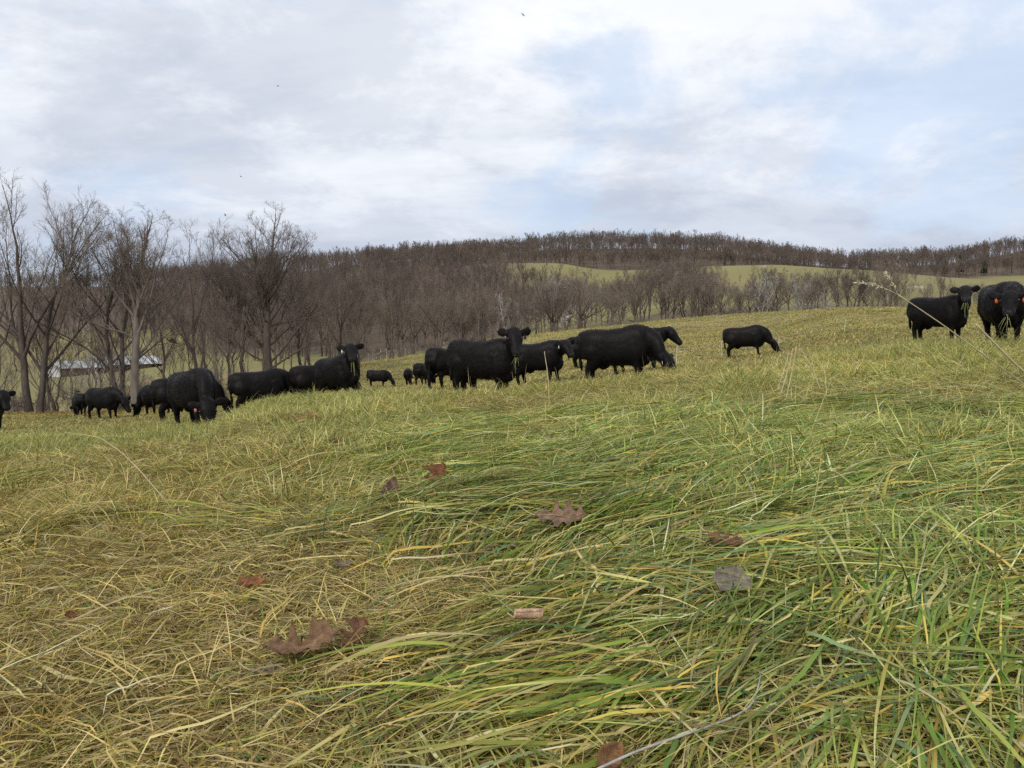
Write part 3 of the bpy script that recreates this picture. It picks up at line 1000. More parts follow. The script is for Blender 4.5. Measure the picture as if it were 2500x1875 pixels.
SLIM = [tree_mesh(440 + i, 8.0, trunk_r=.075, fork=.4, limbs=5, l2=5, l3=6, l4=4, limb_ang=26, ang=38, up=.55, spread=.5, twig=.0085, crook=.10, lean=(ln, 0)) for i, ln in enumerate((-.14, .05, .16))]
PALE = [tree_mesh(460 + i, 12.0, trunk_r=.19, fork=.22, limbs=7, l2=6, l3=5, l4=4, limb_ang=38, ang=44, up=.45, spread=.8, twig=.022, stems=s_, crook=.12, wander=.17) for i, s_ in enumerate((2, 1, 2))]
SHRUB = [tree_mesh(480 + i, 2.6, trunk_r=.035, fork=.15, limbs=6, l2=5, l3=5, l4=3, limb_ang=38, ang=45, up=.4, spread=.8, twig=.006, stems=4, wander=.2) for i in range(3)]

r = np.random.default_rng(55)
# individually recognisable trees of the second row
SECOND = [
    ('thin young bare tree standing against the sky between the twin and round crowns', 480, 60, AIRY[1], 14.5, .8),
    ('bare tree with three thin trunks just left of the tallest one at the edge', -40, 49, AIRY[0], 13.0, 1.0),
    ('dark forked bare tree rising behind the small cow seen from behind', 130, 51, AIRY[2], 9.5, 1.0),
    ('bare tree with reddish twigs at the right foot of the round crowned one', 742, 66, AIRY[2], 9.0, 1.25),
    ('stout grey trunk close beside the round crowned tree on its left', 596, 60, AIRY[0], 11.0, 1.1),
    ('bare tree left of the fence brace, trunk dividing low', 860, 84, MID[0], 13.0, 1.0),
    ('two pronged dark bare tree standing right behind the fence brace', 952, 124, MID[3], 16.0, .9),
    ('broad bare tree with low forking limbs above the tiny distant cow', 1078, 168, MID[5], 20.0, 1.0),
    ('tall bare tree with dark trunk behind the ear tagged young cow', 1348, 155, MID[2], 15.5, .95),
    ('bare tree with crooked limbs behind the biggest grazing cow', 1490, 150, MID[1], 10.0, 1.1),
    ('bare tree reaching highest of the valley row, left of the white barked clump', 1722, 150, MID[1], 13.0, .85),
    ('lone thin bare tree left of the chewing cow on the right', 2262, 140, MID[0], 9.0, .7),
    ('thin forked bare tree touching the left ear of the chewing cow', 2296, 150, MID[4], 11.5, .7),
    ('bare tree standing between the tall seed stem and the chewing cow', 2190, 140, MID[3], 9.0, .8),
]
for i, (lab, px_, D_, ms, H_, wd) in enumerate(SECOND):
    x, y = spot(px_, D_)
    s = H_ / 12.0
    tree('bare_tree', lab, x, y, ms, (M_BARK, M_TWIG), r.uniform(0, 6.28), (s * wd, s * wd, s))
# pale barked ones
for lab, px_, D_, k, H_ in [
    ('white barked leafless sycamore clump in the valley above the lone grazing cow', 1862, 138, 0, 10.5),
    ('thin white barked sycamore leaning right of the white clump', 1950, 140, 1, 9.5),
    ('small pale barked tree low in the valley strip right of the white pair', 2010, 138, 2, 7.0),
    ('slender white barked tree in front of the left end of the barn', 226, 66, 2, 7.8),
    ('pale trunked tree in the dense wood behind the young cow', 1375, 190, 1, 17.0),
    ('pale branched tree in the dense wood above the black tagged cow', 1225, 185, 0, 14.0),
]:
    x, y = spot(px_, D_)
    s = H_ / 12.0
    tree('pale_tree', lab, x, y, PALE[k], (M_PALE, M_PALE), r.uniform(0, 6.28), (s, s, s))

ORD = ('first second third fourth fifth sixth seventh eighth ninth tenth eleventh twelfth thirteenth fourteenth fifteenth sixteenth seventeenth eighteenth nineteenth twentieth '
       'twenty-first twenty-second twenty-third twenty-fourth twenty-fifth twenty-sixth twenty-seventh twenty-eighth twenty-ninth thirtieth thirty-first thirty-second thirty-third thirty-fourth').split()
# the rest of the trees: grouped stands whose members look alike
def stand(n, pxr, Dr, meshes, hr, label, group, name='bare_tree', mats=(M_BARK, M_TWIG), base=12.0, wd=(.8, 1.15), mind=2.0, seed=0, ordinal=None):
    rr = np.random.default_rng(900 + seed)
    got = []
    tries = 0
    while len(got) < n and tries < n * 30:
        tries += 1
        D = sqrt(rr.uniform(Dr[0] ** 2, Dr[1] ** 2))
        x, y = spot(rr.uniform(*pxr), D)
        if any((x - a) ** 2 + (y - b) ** 2 < mind ** 2 for a, b in got):
            continue
        got.append((x, y))
    got.sort(key=lambda p: p[0] / p[1])
    for k, (x, y) in enumerate(got):
        s = rr.uniform(*hr) / base
        w = s * rr.uniform(*wd)
        lab = label if not ordinal else ordinal % ORD[k]
        tree(name, lab, x, y, meshes[rr.integers(len(meshes))], mats, rr.uniform(0, 6.28), (w, w, s), group)


stand(20, (-160, 560), (47, 62), SLIM, (4.0, 8.5), 'slim bare sapling in the thicket at the foot of the pasture', 'saplings left of the round tree', base=8.0, mind=1.2, seed=1, name='sapling')
stand(12, (-150, 560), (58, 105), AIRY, (8.5, 12), 'bare tree in the second row behind the tall left trees', 'second row of left trees', mind=4, seed=2)
stand(14, (400, 920), (66, 112), AIRY, (8, 12.5), 'bare tree in the thicket around the round crowned tree', 'thicket around the round tree', mind=3.5, seed=3, mats=(M_BARK_GREY, M_TWIG_RED))
stand(16, (520, 900), (62, 92), SLIM, (4.5, 8), 'slim bare sapling behind the sideways cow and the staring one', 'saplings behind the left cows', base=8.0, mind=2, seed=4, name='sapling')
stand(50, (620, 1180), (165, 240), MID, (14, 19), 'bare tree in the dense wood beyond the fence', 'dense wood beyond the fence', mind=6, seed=5)
stand(88, (1130, 1740), (148, 240), MID, (10, 16), 'bare tree in the dense wood beyond the crest of the pasture', 'dense wood beyond the crest', mind=6, seed=6)
stand(16, (-200, 620), (215, 300), MID, (12, 16), 'bare tree on the slope around and above the barn', 'trees around the barn', mind=8, seed=7)
stand(34, (1640, 2200), (134, 168), MID, (7.5, 13), 'bare tree in the thin strip along the valley on the right', 'valley strip on the right', mind=4, seed=8, wd=(.9, 1.3), ordinal='%s bare tree from the left in the thin valley strip on the right')
stand(9, (2240, 2700), (135, 190), MID, (5, 8.5), 'small bare tree behind the two cows on the right', 'small trees behind the right cows', mind=5, seed=9, ordinal='%s small bare tree from the left behind the two right cows')
stand(22, (-120, 560), (45.5, 54), SHRUB, (1.4, 3.0), 'low leafless shrub under the left trees', 'shrubs under the left trees', base=2.6, mind=1.0, seed=10, name='shrub', mats=(M_TWIG, M_TWIG))
stand(16, (860, 1130), (118, 150), SHRUB, (2, 4), 'low leafless shrub along the pasture fence', 'shrubs along the fence', base=2.6, mind=2.0, seed=11, name='shrub', mats=(M_TWIG_RED, M_TWIG_RED), wd=(1.0, 1.4))
stand(26, (1150, 2150), (132, 150), SHRUB, (2.5, 4.5), 'low leafless shrub just beyond the crest of the pasture', 'shrubs beyond the crest', base=2.6, mind=2.5, seed=12, name='shrub', mats=(M_TWIG, M_TWIG), wd=(1.0, 1.4))


# ------------------------------------------------------------------ far woods and grass: one mass each, instanced on points
def scatter(name, pts, rot, scl, idx, tint, protos, label, cat):
    n = len(pts)
    me = bpy.data.meshes.new(name)
    me.vertices.add(n)
    me.vertices.foreach_set('co', np.asarray(pts, np.float32).ravel())
    a = me.attributes.new('rot', 'FLOAT_VECTOR', 'POINT')
    a.data.foreach_set('vector', np.asarray(rot, np.float32).ravel())
    a = me.attributes.new('scl', 'FLOAT_VECTOR', 'POINT')
    a.data.foreach_set('vector', np.asarray(scl, np.float32).ravel())
    a = me.attributes.new('idx', 'INT', 'POINT')
    a.data.foreach_set('value', np.asarray(idx, np.int32))
    a = me.attributes.new('tint', 'FLOAT_COLOR', 'POINT')
    tc = np.ones((n, 4), np.float32)
    tc[:, :3] = tint
    a.data.foreach_set('color', tc.ravel())
    col = bpy.data.collections.new(name + '_kinds')
    for k, p in enumerate(protos):
        o = bpy.data.objects.new('%s_kind_%02d' % (name, k), p)
        col.objects.link(o)
    ng = bpy.data.node_groups.new(name, 'GeometryNodeTree')
    ng.interface.new_socket('Geometry', in_out='INPUT', socket_type='NodeSocketGeometry')
    ng.interface.new_socket('Geometry', in_out='OUTPUT', socket_type='NodeSocketGeometry')
    N, L = ng.nodes.new, ng.links.new
    gi, go = N('NodeGroupInput'), N('NodeGroupOutput')
    ip = N('GeometryNodeInstanceOnPoints')
    ci = N('GeometryNodeCollectionInfo')
    ci.inputs['Collection'].default_value = col
    ci.inputs['Separate Children'].default_value = True
    ci.inputs['Reset Children'].default_value = True
    ip.inputs['Pick Instance'].default_value = True

    def na(nm, ty):
        q = N('GeometryNodeInputNamedAttribute')
        q.data_type = ty
        q.inputs['Name'].default_value = nm
        return q.outputs['Attribute']
    e2r = N('FunctionNodeEulerToRotation')
    L(na('rot', 'FLOAT_VECTOR'), e2r.inputs[0])
    L(gi.outputs[0], ip.inputs['Points'])
    L(ci.outputs[0], ip.inputs['Instance'])
    L(na('idx', 'INT'), ip.inputs['Instance Index'])
    L(e2r.outputs[0], ip.inputs['Rotation'])
    L(na('scl', 'FLOAT_VECTOR'), ip.inputs['Scale'])
    L(ip.outputs[0], go.inputs[0])
    o = obj(name, me)
    md = o.modifiers.new('scatter', 'NODES')
    md.node_group = ng
    tag(o, label, cat, kind='stuff')
    return o


def far_woods():
    rr = np.random.default_rng(77)
    protos = []
    for i in range(7):
        a, b = tree_mesh(500 + i, 15.0, trunk_r=rr.uniform(.16, .26), fork=rr.uniform(.35, .55), limbs=6, l2=6, l3=7, l4=0, limb_ang=rr.uniform(24, 36), ang=42, up=.6, spread=rr.uniform(.45, .7), twig=.034, wander=.13)
        g = Geo()
        for m_ in (a, b):
            v = np.empty(len(m_.vertices) * 3, np.float32)
            m_.vertices.foreach_get('co', v)
            l_ = np.empty(len(m_.loops), np.int32)
            m_.loops.foreach_get('vertex_index', l_)
            g.add(v.reshape(-1, 3), l_.reshape(-1, 4))
            bpy.data.meshes.remove(m_)
        me = g.mesh('far_tree')
        me.materials.append(M_FAR)
        protos.append(me)
    P = []

    def fill(n, pxr, Dr, hr, test=None):
        D = np.sqrt(rr.uniform(Dr[0] ** 2, Dr[1] ** 2, n))
        px = rr.uniform(pxr[0], pxr[1], n)
        x, y = (px - CX) / F_PX * D, D
        k = np.ones(n, bool) if test is None else test(px, D, x, y)
        for a, b in zip(x[k], y[k]):
            P.append((a, b, rr.uniform(*hr)))
    fade = lambda px, D, x, y: rr.uniform(0, 1, len(px)) < smooth(600, 1180, px) ** 1.3
    fill(260, (450, 1240), (240, 330), (12, 17))
    fill(900, (300, 1230), (330, 560), (11, 17))
    fill(620, (-600, 470), (345, 640), (9, 14))
    fill(170, (1150, 1560), (235, 405), (10, 14), lambda px, D, x, y: rr.uniform(0, 1, len(px)) > smooth(1250, 1560, px) * .8 + smooth(330, 400, D) * smooth(1250, 1350, px))
    fill(2600, (600, 2900), (552, 720), (9, 19), fade)
    fill(330, (600, 2900), (548, 562), (11, 17), fade)
    fill(300, (600, 2900), (720, 750), (14, 19), fade)
    P_ = np.array(P)
    z = ground(P_[:, 0], P_[:, 1])
    s = P_[:, 2] / 15
    n = len(P_)
    w = s * rr.uniform(.85, 1.25, n)
    scatter('far_woods', np.stack([P_[:, 0], P_[:, 1], z - .1], -1), np.stack([np.zeros(n), np.zeros(n), rr.uniform(0, 6.28, n)], -1),
            np.stack([w, w, s], -1), rr.integers(0, len(protos), n), np.ones((n, 3)), protos, 'bare brown woods covering the far hills and ridge', 'woods')


far_woods()


def conifer_mesh(seed):
    r = np.random.default_rng(seed)
    gt, gc = Geo(), Geo()
    gt.tubes(np.array([[[0, 0, -.3], [0, 0, 6], [0, 0, 14]]]), np.array([[.22, .14, .03]]), 6)
    n = 620
    h = r.uniform(2, 14, n)
    L = (14.6 - h) * .26 * r.uniform(.5, 1.1, n)
    a = r.uniform(0, 6.28, n)
    d = np.stack([np.cos(a), np.sin(a), np.full(n, -.15)], -1)
    t = np.linspace(.1, 1, 4)
    P = np.stack([np.zeros(n), np.zeros(n), h], -1)[:, None] + d[:, None] * (L[:, None] * t)[..., None]
    gc.tubes(P, np.linspace(.26, .04, 4)[None].repeat(n, 0) * r.uniform(.5, 1.2, n)[:, None], 3)
    return gt.mesh('trunk'), gc.mesh('crown')


CON = [conifer_mesh(1), conifer_mesh(2)]
for i, (px_, D_, h_, lab) in enumerate([
        (2300, 566, 13, 'dark evergreen at the edge of the ridge woods above the chewing cow'),
        (2335, 572, 15, 'taller dark evergreen right of its smaller neighbour above the chewing cow'),
        (2395, 560, 12, 'dark evergreen at the foot of the ridge woods between the two right cows'),
        (1695, 640, 12, 'dark evergreen in the ridge woods above the lone grazing cow')]):
    x, y = spot(px_, D_)
    s = h_ / 14
    tree('evergreen_tree', lab, x, y, CON[i % 2], (M_BARK, M_CONIFER), i * 1.3, (s * 1.2, s * 1.2, s))


# ------------------------------------------------------------------ grass
GREEN = np.array([.145, .232, .036])
BLUEG = np.array([.150, .245, .110])
YGREEN = np.array([.350, .350, .080])
STRAW = np.array([.650, .520, .235])
GOLD = np.array([.640, .435, .110])
BROWN = np.array([.245, .165, .085])
PALEST = np.array([.740, .630, .400])
PAL = np.stack([GREEN, BLUEG, YGREEN, STRAW, GOLD, BROWN, PALEST])


def blades(r, root, head, p0, p1, length, width, K=5, ex=1.0, dhead=None, roll=None, floor=0.004, cols=None, tips=None, follow=False):
    """curved ribbon blades; returns V, quads, tris, colours"""
    n = len(root)
    dhead = np.zeros(n) if dhead is None else dhead
    roll = np.zeros(n) if roll is None else roll
    t = (np.arange(K) + .5) / K
    pit = p0[:, None] + (p1 - p0)[:, None] * t[None] ** ex
    hd = head[:, None] + dhead[:, None] * t[None]
    st = (length / K)[:, None, None] * np.stack([np.cos(hd) * np.cos(pit), np.sin(hd) * np.cos(pit), np.sin(pit)], -1)
    P = np.concatenate([np.zeros((n, 1, 3)), np.cumsum(st, 1)], 1)
    fl = np.asarray(floor)
    fl = fl[:, None] if fl.ndim else fl
    P[:, 1:, 2] = np.maximum(P[:, 1:, 2], fl + .002 * np.sin(np.arange(K) * 2.1)[None])
    xy = root[:, None, :2] + P[:, :, :2]
    if follow:
        z = ground(xy[..., 0], xy[..., 1]) + P[..., 2]
    else:
        z = root[:, None, 2] + P[..., 2]
    Q = np.concatenate([xy, z[..., None]], -1)
    hh = np.concatenate([hd, hd[:, -1:]], 1)
    sidev = np.stack([-np.sin(hh) * np.cos(roll)[:, None], np.cos(hh) * np.cos(roll)[:, None], np.sin(roll)[:, None] * np.ones_like(hh)], -1)
    s = np.arange(K + 1) / K
    wp = np.minimum(1.0, .55 + 1.2 * s) * (1 - s ** 2.2)
    W = (width[:, None] * .5 * wp[None])[..., None] * sidev
    Lf, Rt = Q[:, :K] - W[:, :K], Q[:, :K] + W[:, :K]
    V = np.concatenate([np.stack([Lf, Rt], 2).reshape(n, 2 * K, 3), Q[:, K:]], 1)
    m = 2 * K + 1
    k = np.arange(K - 1) * 2
    q = np.stack([k, k + 1, k + 3, k + 2], -1)[None] + (np.arange(n) * m)[:, None, None]
    tr = np.array([[2 * K - 2, 2 * K - 1, 2 * K]])[None] + (np.arange(n) * m)[:, None, None]
    c = None
    if cols is not None:
        tt = np.concatenate([np.repeat(s[:K], 2), [1.0]])[None, :, None]
        tips = cols if tips is None else tips
        w = np.clip((tt - .35) / .65, 0, 1) ** 1.5
        c = (cols[:, None] * (1 - w) + tips[:, None] * w).reshape(-1, 3)
    return V.reshape(-1, 3), q.reshape(-1, 4), tr.reshape(-1, 3), c


def pick_cols(r, n, w):
    w = np.asarray(w, float)
    if w.ndim == 1:
        k = r.choice(len(PAL), n, p=w / w.sum())
    else:
        cw = np.cumsum(w / w.sum(1, keepdims=True), 1)
        k = np.minimum((r.uniform(0, 1, n)[:, None] > cw).sum(1), len(PAL) - 1)
    c = PAL[k] * r.uniform(.5, 1.4, n)[:, None]
    c2 = PAL[r.integers(0, len(PAL), n)]
    a = r.uniform(0, .3, n)[:, None]
    return np.clip(c * (1 - a) + c2 * a, .01, .8)


def proto(name, parts):
    V, q, t, c, n = [], [], [], [], 0
    for v_, q_, t_, c_ in parts:
        V.append(v_)
        q.append(q_ + n)
        t.append(t_ + n)
        c.append(c_)
        n += len(v_)
    me = mesh_from(name, np.concatenate(V), np.concatenate(q), np.concatenate(t), np.concatenate(c))
    return me


#            green blue ygreen straw gold brown pale
W_THATCH = [.05, .015, .14, .33, .10, .27, .095]
W_GREEN = [.29, .09, .22, .14, .15, .07, .04]
W_MIX = [.17, .06, .24, .27, .09, .10, .07]


def clump_protos():
    r = np.random.default_rng(5)
    out = []
    for i in range(4):          # 0-3 thatch: short dead pieces lying every way
        n = 330
        a, rad = r.uniform(0, 6.28, n), .17 * np.sqrt(r.uniform(0, 1, n))
        root = np.stack([rad * np.cos(a), rad * np.sin(a), r.uniform(-.012, .022, n)], -1)
        p = blades(r, root, r.uniform(0, 6.28, n), r.uniform(-.1, .75, n), r.uniform(-.6, .25, n), r.uniform(.05, .17, n), r.uniform(.0016, .0042, n), 3, 1.0, r.normal(0, .6, n), r.normal(0, .7, n), r.uniform(-.01, .015, n), pick_cols(r, n, W_THATCH), pick_cols(r, n, W_THATCH))
        out.append(proto('thatch', [p]))
    for i in range(5):          # 4-8 lodged: long blades combed along +x
        n = 130
        root = np.stack([r.uniform(-.2, .12, n), r.uniform(-.15, .15, n), r.uniform(-.01, .01, n)], -1)
        p = blades(r, root, r.normal(0, .24, n), r.uniform(.25, .95, n), r.uniform(-.55, -.05, n), r.uniform(.18, .42, n), r.uniform(.003, .0075, n), 6, .55, r.normal(0, .35, n), r.normal(0, .5, n), r.uniform(.0, .05, n), pick_cols(r, n, W_GREEN), pick_cols(r, n, [.2, .08, .3, .2, .2, .04, .02]))
        out.append(proto('lodged', [p]))
    for i in range(5):          # 9-13 mid tufts, half upright
        n = 70
        a, rad = r.uniform(0, 6.28, n), .11 * np.sqrt(r.uniform(0, 1, n))
        root = np.stack([rad * np.cos(a), rad * np.sin(a), np.full(n, -.01)], -1)
        p = blades(r, root, a + r.normal(0, .7, n), r.uniform(.5, 1.45, n), r.uniform(-.6, .7, n), r.uniform(.08, .24, n), r.uniform(.003, .0065, n), 4, .9, r.normal(0, .4, n), r.normal(0, .6, n), .0, pick_cols(r, n, W_MIX), pick_cols(r, n, [.1, .03, .25, .35, .15, .05, .07]))
        out.append(proto('tuft', [p]))
    for i in range(4):          # 14-17 far tufts, coarser
        n = 60
        a, rad = r.uniform(0, 6.28, n), .34 * np.sqrt(r.uniform(0, 1, n))
        root = np.stack([rad * np.cos(a), rad * np.sin(a), np.full(n, -.02)], -1)
        p = blades(r, root, r.uniform(0, 6.28, n), r.uniform(.5, 1.4, n), r.uniform(-.5, .6, n), r.uniform(.09, .22, n), r.uniform(.010, .022, n), 3, .9, r.normal(0, .4, n), r.normal(0, .6, n), .0, pick_cols(r, n, W_MIX), pick_cols(r, n, [.08, .02, .25, .40, .15, .05, .05]))
        out.append(proto('far_tuft', [p]))
    for m_ in out:
        m_.materials.append(M_CLUMP)
    return out


def flow(x, y):
    return 0.55 + 1.0 * fbm(x * .55, y * .55, 81, 2) + 0.35 * fbm(x * 2.2, y * 2.2, 83, 2)


def bare(r, x, y):
    """True where a blade stands; trodden hollows stay nearly bare"""
    h = vnoise(x * 2.3 + 4.1, y * 2.3, 101) + .5 * vnoise(x * 5.1, y * 5.1 + 2.2, 102)
    return r.uniform(0, 1, len(x)) > .9 * smooth(.50, .80, h) * (1 - smooth(3.5, 7, y))


def build_grass():
    r = np.random.default_rng(9)
    protos = clump_protos()
    X, Y, H, SC, ID, TI = [], [], [], [], [], []

    def region(n, D0, D1, umax=.86):
        D = np.sqrt(r.uniform(D0 ** 2, D1 ** 2, n))
        u = r.uniform(-umax, umax, n)
        return u * D, D

    def put(x, y, h, s, ids, tint):
        X.append(x)
        Y.append(y)
        H.append(h)
        SC.append(s)
        ID.append(ids)
        TI.append(tint)

    def tints(x, y, gw):
        """colour of the sward: greener or more bleached from place to place"""
        b = 1 + .30 * fbm(x * .8, y * .8, 91, 3) + .28 * fbm(x * .22, y * .22, 93, 3) * smooth(5, 12, np.hypot(x, y)) + r.normal(0, .09, len(x))
        g = gw[:, None]
        t = np.array([.96, .91, .77]) * (1 - g) + np.array([.90, 1.03, .85]) * g
        w = smooth(8, 26, np.hypot(x, y))[:, None]          # grazed shorter and more bleached away from the tall sward
        t = t * (1 - w) + t * np.array([.97, .90, 1.02]) * w
        return np.clip(t * b[:, None], .3, 1.6)
    # near thatch and lodged mats
    for (D0, D1, nth, nlo, s0, s1) in ((.75, 2.2, 310, 190, .8, 1.15), (2.2, 4.5, 1050, 520, .95, 1.35), (4.5, 9.0, 1900, 500, 1.2, 1.8)):
        x, y = region(nth, D0, D1)
        g = greenness(x, y)
        keep = (r.uniform(0, 1, nth) > g * .55) & bare(r, x, y)
        x, y, g = x[keep], y[keep], g[keep]
        put(x, y, r.uniform(0, 6.28, len(x)), r.uniform(s0, s1, len(x)), r.integers(0, 4, len(x)), tints(x, y, g * .7))
        x, y = region(nlo, D0, D1)
        g = greenness(x, y)
        keep = bare(r, x, y) & (r.uniform(0, 1, nlo) < (.05 + .95 * g) * (1 - smooth(2.0, 6.0, y) * (1 - smooth(.0, .35, fbm(x * .6, y * .6, 87, 2)))))
        x, y, g = x[keep], y[keep], g[keep]
        put(x, y, flow(x, y) + np.where(fbm(x * .7, y * .7, 85, 2) > .1, pi, 0) + r.normal(0, .45, len(x)), r.uniform(s0, s1, len(x)), r.integers(4, 9, len(x)), tints(x, y, g))
    # mid tufts
    for (D0, D1, n, s0, s1) in ((2.2, 7.0, 2600, .5, 1.0), (7.0, 12, 3600, .75, 1.35), (12, 20, 6000, .95, 1.6)):
        x, y = region(n, D0, D1, .82)
        put(x, y, r.uniform(0, 6.28, n), r.uniform(s0, s1, n) * np.clip(.85 + .7 * fbm(x * .9, y * .9, 97, 2), .5, 1.5), r.integers(9, 14, n), tints(x, y, greenness(x, y)))
    for (D0, D1, n, s0, s1) in ((9, 20, 2200, .7, 1.1), (18, 36, 7500, .8, 1.3), (34, 70, 9000, .9, 1.7), (65, 125, 7000, 1.2, 2.4)):
        x, y = region(n, D0, D1, .78)
        px, D = pxD(x, y)
        ok = ~((D > 42) & (px < 420))
        ok &= ~((D > 80 + 50 * smooth(600, 1100, px)) & (px < 1100))
        x, y = x[ok], y[ok]
        put(x, y, r.uniform(0, 6.28, len(x)), r.uniform(s0, s1, len(x)), r.integers(14, 18, len(x)), tints(x, y, greenness(x, y)))
    n = 500                      # brown dead weeds along the foot of the pasture
    y = r.uniform(41, 46.5, n)
    x = (r.uniform(-260, 430, n) - CX) / F_PX * y
    put(x, y, r.uniform(0, 6.28, n), r.uniform(.9, 1.9, n), r.integers(14, 18, n), np.array([.72, .56, .42]) * r.uniform(.6, 1.2, n)[:, None])
    x, y, h, s = map(np.concatenate, (X, Y, H, SC))
    ids, ti = np.concatenate(ID), np.concatenate(TI)
    z = ground(x, y)
    e = .12
    nx, ny = -(ground(x + e, y) - ground(x - e, y)) / (2 * e), -(ground(x, y + e) - ground(x, y - e)) / (2 * e)
    ch, sh = np.cos(h), np.sin(h)
    lx, ly = ch * nx + sh * ny, -sh * nx + ch * ny
    rot = np.stack([-np.arctan(ly), np.arctan(lx), h], -1)
    scatter('pasture_grass', np.stack([x, y, z], -1), rot, np.stack([s, s, s * r.uniform(.8, 1.2, len(s))], -1), ids, ti, protos, 'matted green and straw coloured pasture grass', 'grass')
    # the nearest sward blade by blade: long lodged leaves and a few upright ones
    parts = []
    n = 21000
    x, y = region(n, .72, 6.5, .84)
    g = greenness(x, y)
    keep = bare(r, x, y) & (r.uniform(0, 1, n) < (.06 + .9 * g) * (1 - .85 * smooth(2.2, 5.5, y + 1.2 * fbm(x * .8, y * .8, 88, 2))))
    x, y, g = x[keep], y[keep], g[keep]
    n = len(x)
    hd = flow(x, y) + np.where(fbm(x * .7, y * .7, 85, 2) > .1, pi, 0) + r.normal(0, .68, n)
    wts = g[:, None] * np.array(W_GREEN) + (1 - g[:, None]) * np.array(W_THATCH)
    wt2 = g[:, None] * np.array([.2, .1, .28, .14, .2, .06, .02]) + (1 - g[:, None]) * np.array(W_THATCH)
    parts.append(blades(r, np.stack([x, y, x * 0], -1), hd, r.uniform(.3, 1.15, n), r.uniform(-.5, .05, n), r.uniform(.11, .42, n), .0026 + .0075 * r.uniform(0, 1, n) ** 1.6, 7, .5, np.where(r.uniform(0, 1, n) < .2, r.normal(0, 1.6, n), r.normal(0, .4, n)), r.normal(0, .5, n), r.uniform(.015, .075, n), pick_cols(r, n, wts), pick_cols(r, n, wt2), True))
    n = 20000                    # loose dead pieces on the thatch
    x, y = region(n, .72, 4.2, .84)
    g = greenness(x, y)
    keep = bare(r, x, y) & (r.uniform(0, 1, n) < 1 - .75 * g)
    x, y = x[keep], y[keep]
    n = len(x)
    parts.append(blades(r, np.stack([x, y, x * 0], -1), r.uniform(0, 6.28, n), r.uniform(.0, .8, n), r.uniform(-.6, .2, n), r.uniform(.04, .17, n), r.uniform(.0015, .0046, n), 4, .8, r.normal(0, .7, n), r.normal(0, .7, n), r.uniform(.012, .05, n), pick_cols(r, n, W_THATCH), pick_cols(r, n, W_THATCH), True))
    n = 2600                     # upright leaves
    x, y = region(n, 1.2, 9, .84)
    g = greenness(x, y)
    keep = r.uniform(0, 1, n) < .2 + .7 * g
    x, y, g = x[keep], y[keep], g[keep]
    n = len(x)
    parts.append(blades(r, np.stack([x, y, x * 0], -1), r.uniform(0, 6.28, n), r.uniform(.7, 1.5, n), r.uniform(.0, 1.3, n), r.uniform(.12, .34, n), r.uniform(.0022, .0055, n), 5, 1.3, r.normal(0, .4, n), r.normal(0, .6, n), .01, pick_cols(r, n, [.45, .12, .25, .08, .04, .02, .02]), pick_cols(r, n, [.35, .1, .3, .15, .05, .02, .02]), True))
    n = 1500                     # thin dry stalks standing over the sward
    D = np.sqrt(r.uniform(3.5 ** 2, 17 ** 2, n))
    x = r.uniform(-.8, .8, n) * D
    cl = fbm(x * .5, D * .5, 95, 2) + .35 * smooth(-.2, .1, x / D)
    k = cl > .12
    x, D = x[k], D[k]
    n = len(x)
    parts.append(blades(r, np.stack([x, D, x * 0], -1), r.uniform(0, 6.28, n), r.uniform(.55, 1.5, n), r.uniform(.1, 1.4, n), r.uniform(.18, .50, n), r.uniform(.0022, .0042, n) * (1 + D / 16), 5, 1.3, r.normal(0, .3, n), r.normal(0, .6, n), .01, pick_cols(r, n, [.05, .0, .15, .35, .1, .1, .25]), pick_cols(r, n, [0, .0, .1, .45, .1, .05, .3]), True))
    me = proto('near_grass', parts)
    o = obj('near_grass', me, M_BLADE)
    tag(o, 'long bent grass blades lying flat in the foreground', 'grass', kind='stuff')


build_grass()


